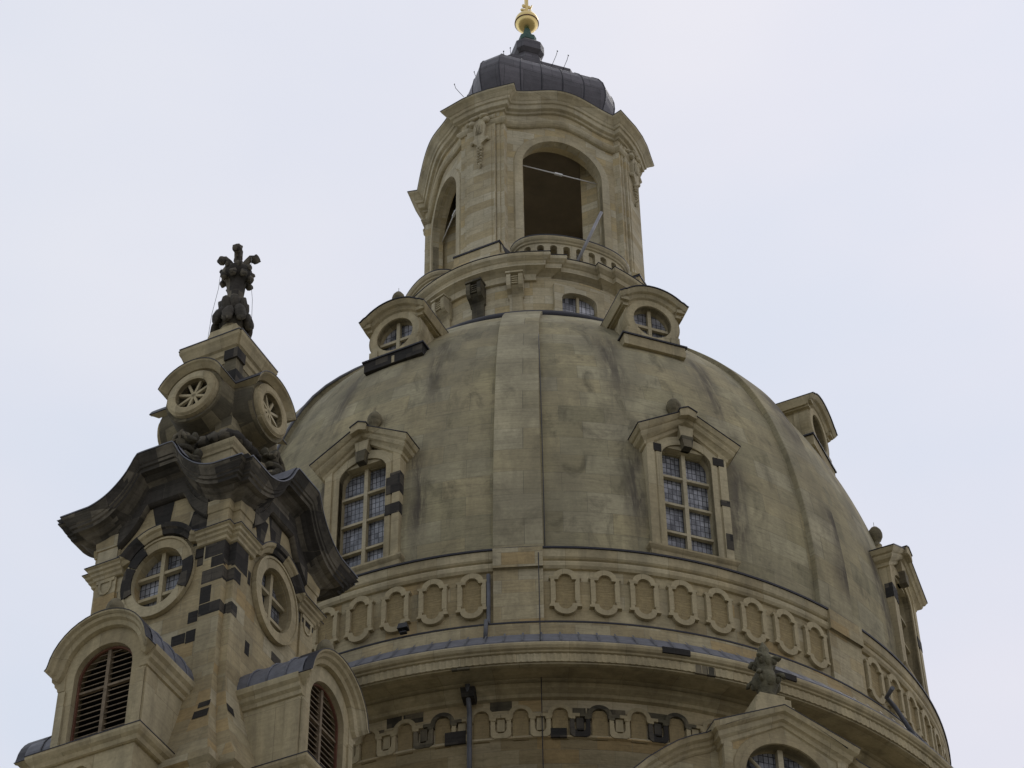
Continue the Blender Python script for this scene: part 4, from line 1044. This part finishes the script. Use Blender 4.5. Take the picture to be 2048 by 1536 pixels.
# louvred dormers on the four faces
for k in range(4):
    G = 3.72; b = MB()
    hole = [(-.78, 31.9)]+archtop(.78, 33.85, 34.60, 18)+[(.78, 31.9)]
    out = [(-1.15, 31.6)]+[(1.15*cos(R(180-10*i)), 34.0+1.14*sin(R(180-10*i))) for i in range(19)]+[(1.15, 31.6)]
    b.plate(out, [hole], -G, -G+.4); 
    for s_ in (-1, 1):
        x0, x1 = sorted((s_*1.03, s_*1.15)); b.box(x0, x1, -G+.38, -1.9, 31.4, 34.1); x0, x1 = sorted((s_*.95, s_*1.15)); b.box(x0, x1, -G-.05, -G+.35, 31.7, 33.55)
        x0, x1 = sorted((s_*1.05, s_*1.20)); b.box(x0, x1, -G+.02, -G+.40, 31.7, 33.55); 
    o = TP('louvred_dormer', b, [m_trim], k)
    c = MB(); hood = [(-1.25, 33.93), (-1.17, 34.02)]+arc(0, 34.0, 1.14, 1.12, 172, 8, 18)+[(1.17, 34.02), (1.25, 33.93)]
    c.esweep(hood, -G, [(-.12, .03), (-.10, .12), (.0, .16), (.04, .24), (.10, .27), (.14, .34), (.18, .35)], back=.2)
    c.esweep(hood, -G, [(.182, .36), (.20, .36)], back=.2, m=1)
    for s_ in (-1, 1):
        path = [(1.15, -G-.02, 33.98), (1.15, -1.9, 33.98)] if s_ > 0 else [(-1.15, -1.9, 33.98), (-1.15, -G-.02, 33.98)]
        c.sweep(path, [(0, -.38), (.05, -.36), (.07, -.26), (.14, -.20), (.16, -.10), (.24, -.02), (.26, .10), (.26, .12)], back=.15)
    c.build('hood_moulding', [m_trim, m_blead], o)
    r_ = MB(); nn = 16
    rows = [[(1.36*cos(pi-pi*j/nn), yy, 34.06+1.16*sin(pi*j/nn)) for j in range(nn+1)] for yy in (-G-.1, -G+.35, -G+.37, -G+.8, -G+1.2, -G+1.22, -G+1.6, -1.5)]
    r_.grid(rows, sm=False)
    for yy in (-G+.36, -G+.86, -G+1.36): r_.tube([(1.37*cos(pi-pi*j/nn), yy, 34.07+1.17*sin(pi*j/nn)) for j in range(nn+1)], .025, n=5)
    r_.build('lead_barrel_roof', [m_lead], o)
    f = MB(); pin = [(-.78, 31.9)]+archtop(.78, 33.85, 34.60, 18)+[(.78, 31.9)]
    f.esweep([(x*.98, z-.01) for x, z in pin], -G+.14, [(-.045, .0), (.0, .0)], back=.06); f.build('louvre_frame', m_brown, o)
    l = MB()
    def hwz(z): return .76 if z < 33.85 else .76*math.sqrt(max(0, 1-((z-33.85)/.73)**2))
    z = 31.98
    while z < 34.5:
        h_ = hwz(z+.02)-.02
        if h_ > .1:
            for a_, c_ in ((-h_, -.045), (.045, h_)):
                if c_ > a_: kk = l.add([(a_, -G+.20, z), (c_, -G+.20, z), (c_, -G+.36, z+.12), (a_, -G+.36, z+.12), (a_, -G+.20, z+.025), (c_, -G+.20, z+.025), (c_, -G+.36, z+.145), (a_, -G+.36, z+.145)]); [l.face([kk+i for i in q]) for q in ((0, 1, 2, 3), (4, 5, 6, 7), (0, 1, 5, 4))]
        z += .155
    l.box(-.045, .045, -G+.16, -G+.30, 31.9, 34.56); l.box(-.74, .74, -G+.17, -G+.25, 33.50, 33.56)
    l.build('louvres', m_wood, o)
    v = MB(); v.plate([(-.9, 31.7), (.9, 31.7), (.9, 34.7), (-.9, 34.7)], [], -G+.42, -G+.45); v.build('dark_void', m_ins, o)
    s_ = MB(); path = [(-1.32, -2.6, 31.62), (-1.32, -G-.25, 31.62), (1.32, -G-.25, 31.62), (1.32, -2.6, 31.62)]
    s_.sweep(path, [(0, -.28), (.04, -.26), (.07, -.16), (.14, -.10), (.18, -.02), (.18, .06)], back=.5); s_.sweep(path, [(.19, .055), (.19, .08)], back=1.2, m=1)
    s_.sweep([(x*.95, y if y > -3 else y+.04, 0) for x, y, z in path], [(0, 28), (0, 31.4)], back=.3)
    s_.esweep(arc(-.1, 30.75, .28, .35, 170, 10, 8), -G-.21, [(0, .05), (.1, .05)])
    s_.build('sill_cornice', [m_trim, m_blead], o)
    bf = ball(tow, 0, 0, 0, .95); q = Matrix.Rotation(k*pi/2, 3, 'Z') @ Vector((0, -G+.15, 0)); bf.location = (q.x, q.y, 35.2-GZ)

# ------------------------------------------------------------ gabled facade dormer, lower right
gc = nv(AZ)*17.2
gab = thing('facade_gable', 'broad sandstone gable with curved shoulders, round-topped window and scrolled finial, lower right', 'gable', (gc.x, gc.y, GZ), R(AZ))
def GP(name, mb, mats, par=gab): return mb.build(name, mats, par, (0, 0, -GZ), 0)
wing = [(1.60, 35.30), (1.80, 35.16), (2.02, 34.98), (2.43, 34.80), (2.8, 34.58), (3.16, 34.30), (3.6, 33.92), (4.0, 33.5), (4.39, 33.0), (4.7, 32.4), (4.95, 31.6)]
WY = .30
b = MB(); wz = 34.62
hole = [(-1.08, 31)]+archtop(1.08, 34.05, 35.08, 20)+[(1.08, 31)]
b.plate([(-1.60, 31), (-1.60, 34.95), (0, 35.85), (1.60, 34.95), (1.60, 31)], [hole], 0, .5)
b.box(-1.60, -1.3, .4, 4.9, 31, 35.0); b.box(1.3, 1.60, .4, 4.9, 31, 35.0)
for s_ in (-1, 1):
    L = [(s_*1.5, 30), (s_*1.5, 34.6)]+[(s_*x, z-.25) for x, z in wing]+[(s_*4.95, 30)]
    b.plate(L, [], WY, WY+.6)
    x0, x1 = sorted((s_*1.40, s_*1.62)); b.box(x0, x1, -.06, .3, 31, 34.85)
b.box(-4.7, 4.7, .02, 3.5, GZ, 31.2)
GP('gable_wall', b, [m_stone])
b = MB(); b.esweep([(-1.08, 31)]+archtop(1.08, 34.05, 35.08, 20)+[(1.08, 31)], 0, [(0, .03), (.0, .06), (.14, .06), (.17, .03), (.30, .03), (.33, 0)], back=.3); GP('window_architrave', b, [m_trim])
GPf = [(-.36, .02), (-.32, .06), (-.26, .07), (-.22, .14), (-.14, .17), (-.10, .28), (-.02, .33), (0, .35)]
b = MB(); up = [(-4.7, 31.6)]+[(-x, z) for x, z in reversed(wing)]
for s_ in (-1, 1):
    pts = [(s_*x, z) for x, z in wing[1:]]; pts = pts if s_ > 0 else pts[::-1]
    b.esweep(pts, WY, GPf, back=.5); b.esweep(pts, WY, [(.002, .36), (.025, .36)], back=.6, m=1)
path = [(-1.62, 2.5, 35.02), (-1.62, 0, 35.02), (-.01, 0, 35.92), (.01, 0, 35.92), (1.62, 0, 35.02), (1.62, 2.5, 35.02)]
b.sweep(path, [(0, -.30), (.05, -.28), (.07, -.18), (.15, -.14), (.18, -.02), (.28, .02), (.32, .14), (.32, .16)], back=.3)
b.sweep(path, [(.33, .155), (.33, .18)], back=.4, m=1)
kk = b.add([(-1.62, -.3, 35.16), (0, -.3, 36.06), (1.62, -.3, 35.16), (-1.62, 4.9, 35.16), (0, 4.9, 36.06), (1.62, 4.9, 35.16)]); b.face((kk, kk+1, kk+4, kk+3), 1); b.face((kk+1, kk+2, kk+5, kk+4), 1)
for s_ in (-1, 1):
    rows = [[(s_*x, yy, z-.02) for x, z in wing] for yy in (WY, 4.9)]; b.grid(rows, 1)
GP('pediment_cornice', b, [m_trim, m_blead])
b = MB(); b.plate([(-1.1, 31), (1.1, 31), (1.1, 35.15), (-1.1, 35.15)], [], .40, .44); GP('leaded_glass', b, [m_glass])
b = MB(); b.box(-.07, .07, .2, .36, 31, 35.1)
for s_ in (-1, 1): b.tube([(0, .28, 33.9), (s_*.95, .28, 34.85)], .05)
b.box(-1.1, 1.1, .22, .34, 33.8, 33.92); GP('mullions', b, [m_lantrim])
# finial: stepped block, scrolled vase and bud
b = MB(); F_ = .62
b.box(-.58, .62, F_-.45, F_+.6, 35.7, 36.50, taper=.08); b.box(-.44, .48, F_-.36, F_+.45, 36.50, 36.72); b.box(-.32, .36, F_-.28, F_+.3, 36.72, 36.88)
GP('finial_block', b, [m_trim])
b = MB()
b.lathe([(.25, 36.86), (.28, 36.94), (.20, 37.04), (.27, 37.2), (.33, 37.45), (.30, 37.62), (.20, 37.72), (.22, 37.86), (.28, 38.05), (.20, 38.22), (.12, 38.34), (.14, 38.46), (.05, 38.62), (.02, 38.72)], cx=.02, cy=F_, n=18)
def volute(z, r0, off, tilt):
    for q in range(4):
        a = pi/2*q+pi/4; d = Vector((cos(a), sin(a), 0)); pts = []
        for i in range(16):
            t = i/15*2.4*pi; rr = r0*(1-i/18); pts.append((.02+d.x*(off+rr*cos(t)*tilt), F_+d.y*(off+rr*cos(t)*tilt), z+rr*sin(t)))
        b.tube(pts, .055, n=7)
        b.ell((.02+d.x*off, F_+d.y*off, z), (.07, .07, .07), n=7)
volute(37.42, .19, .30, 1); volute(38.02, .16, .24, 1)
for q in range(4):
    a = pi/2*q; b.ell((.02+.27*cos(a), F_+.27*sin(a), 37.36), (.13, .13, .20), n=9); b.ell((.02+.18*cos(a), F_+.18*sin(a), 38.0), (.12, .12, .17), n=8)
rough(b, .035, 8); GP('scrolled_finial', b, [m_fin])
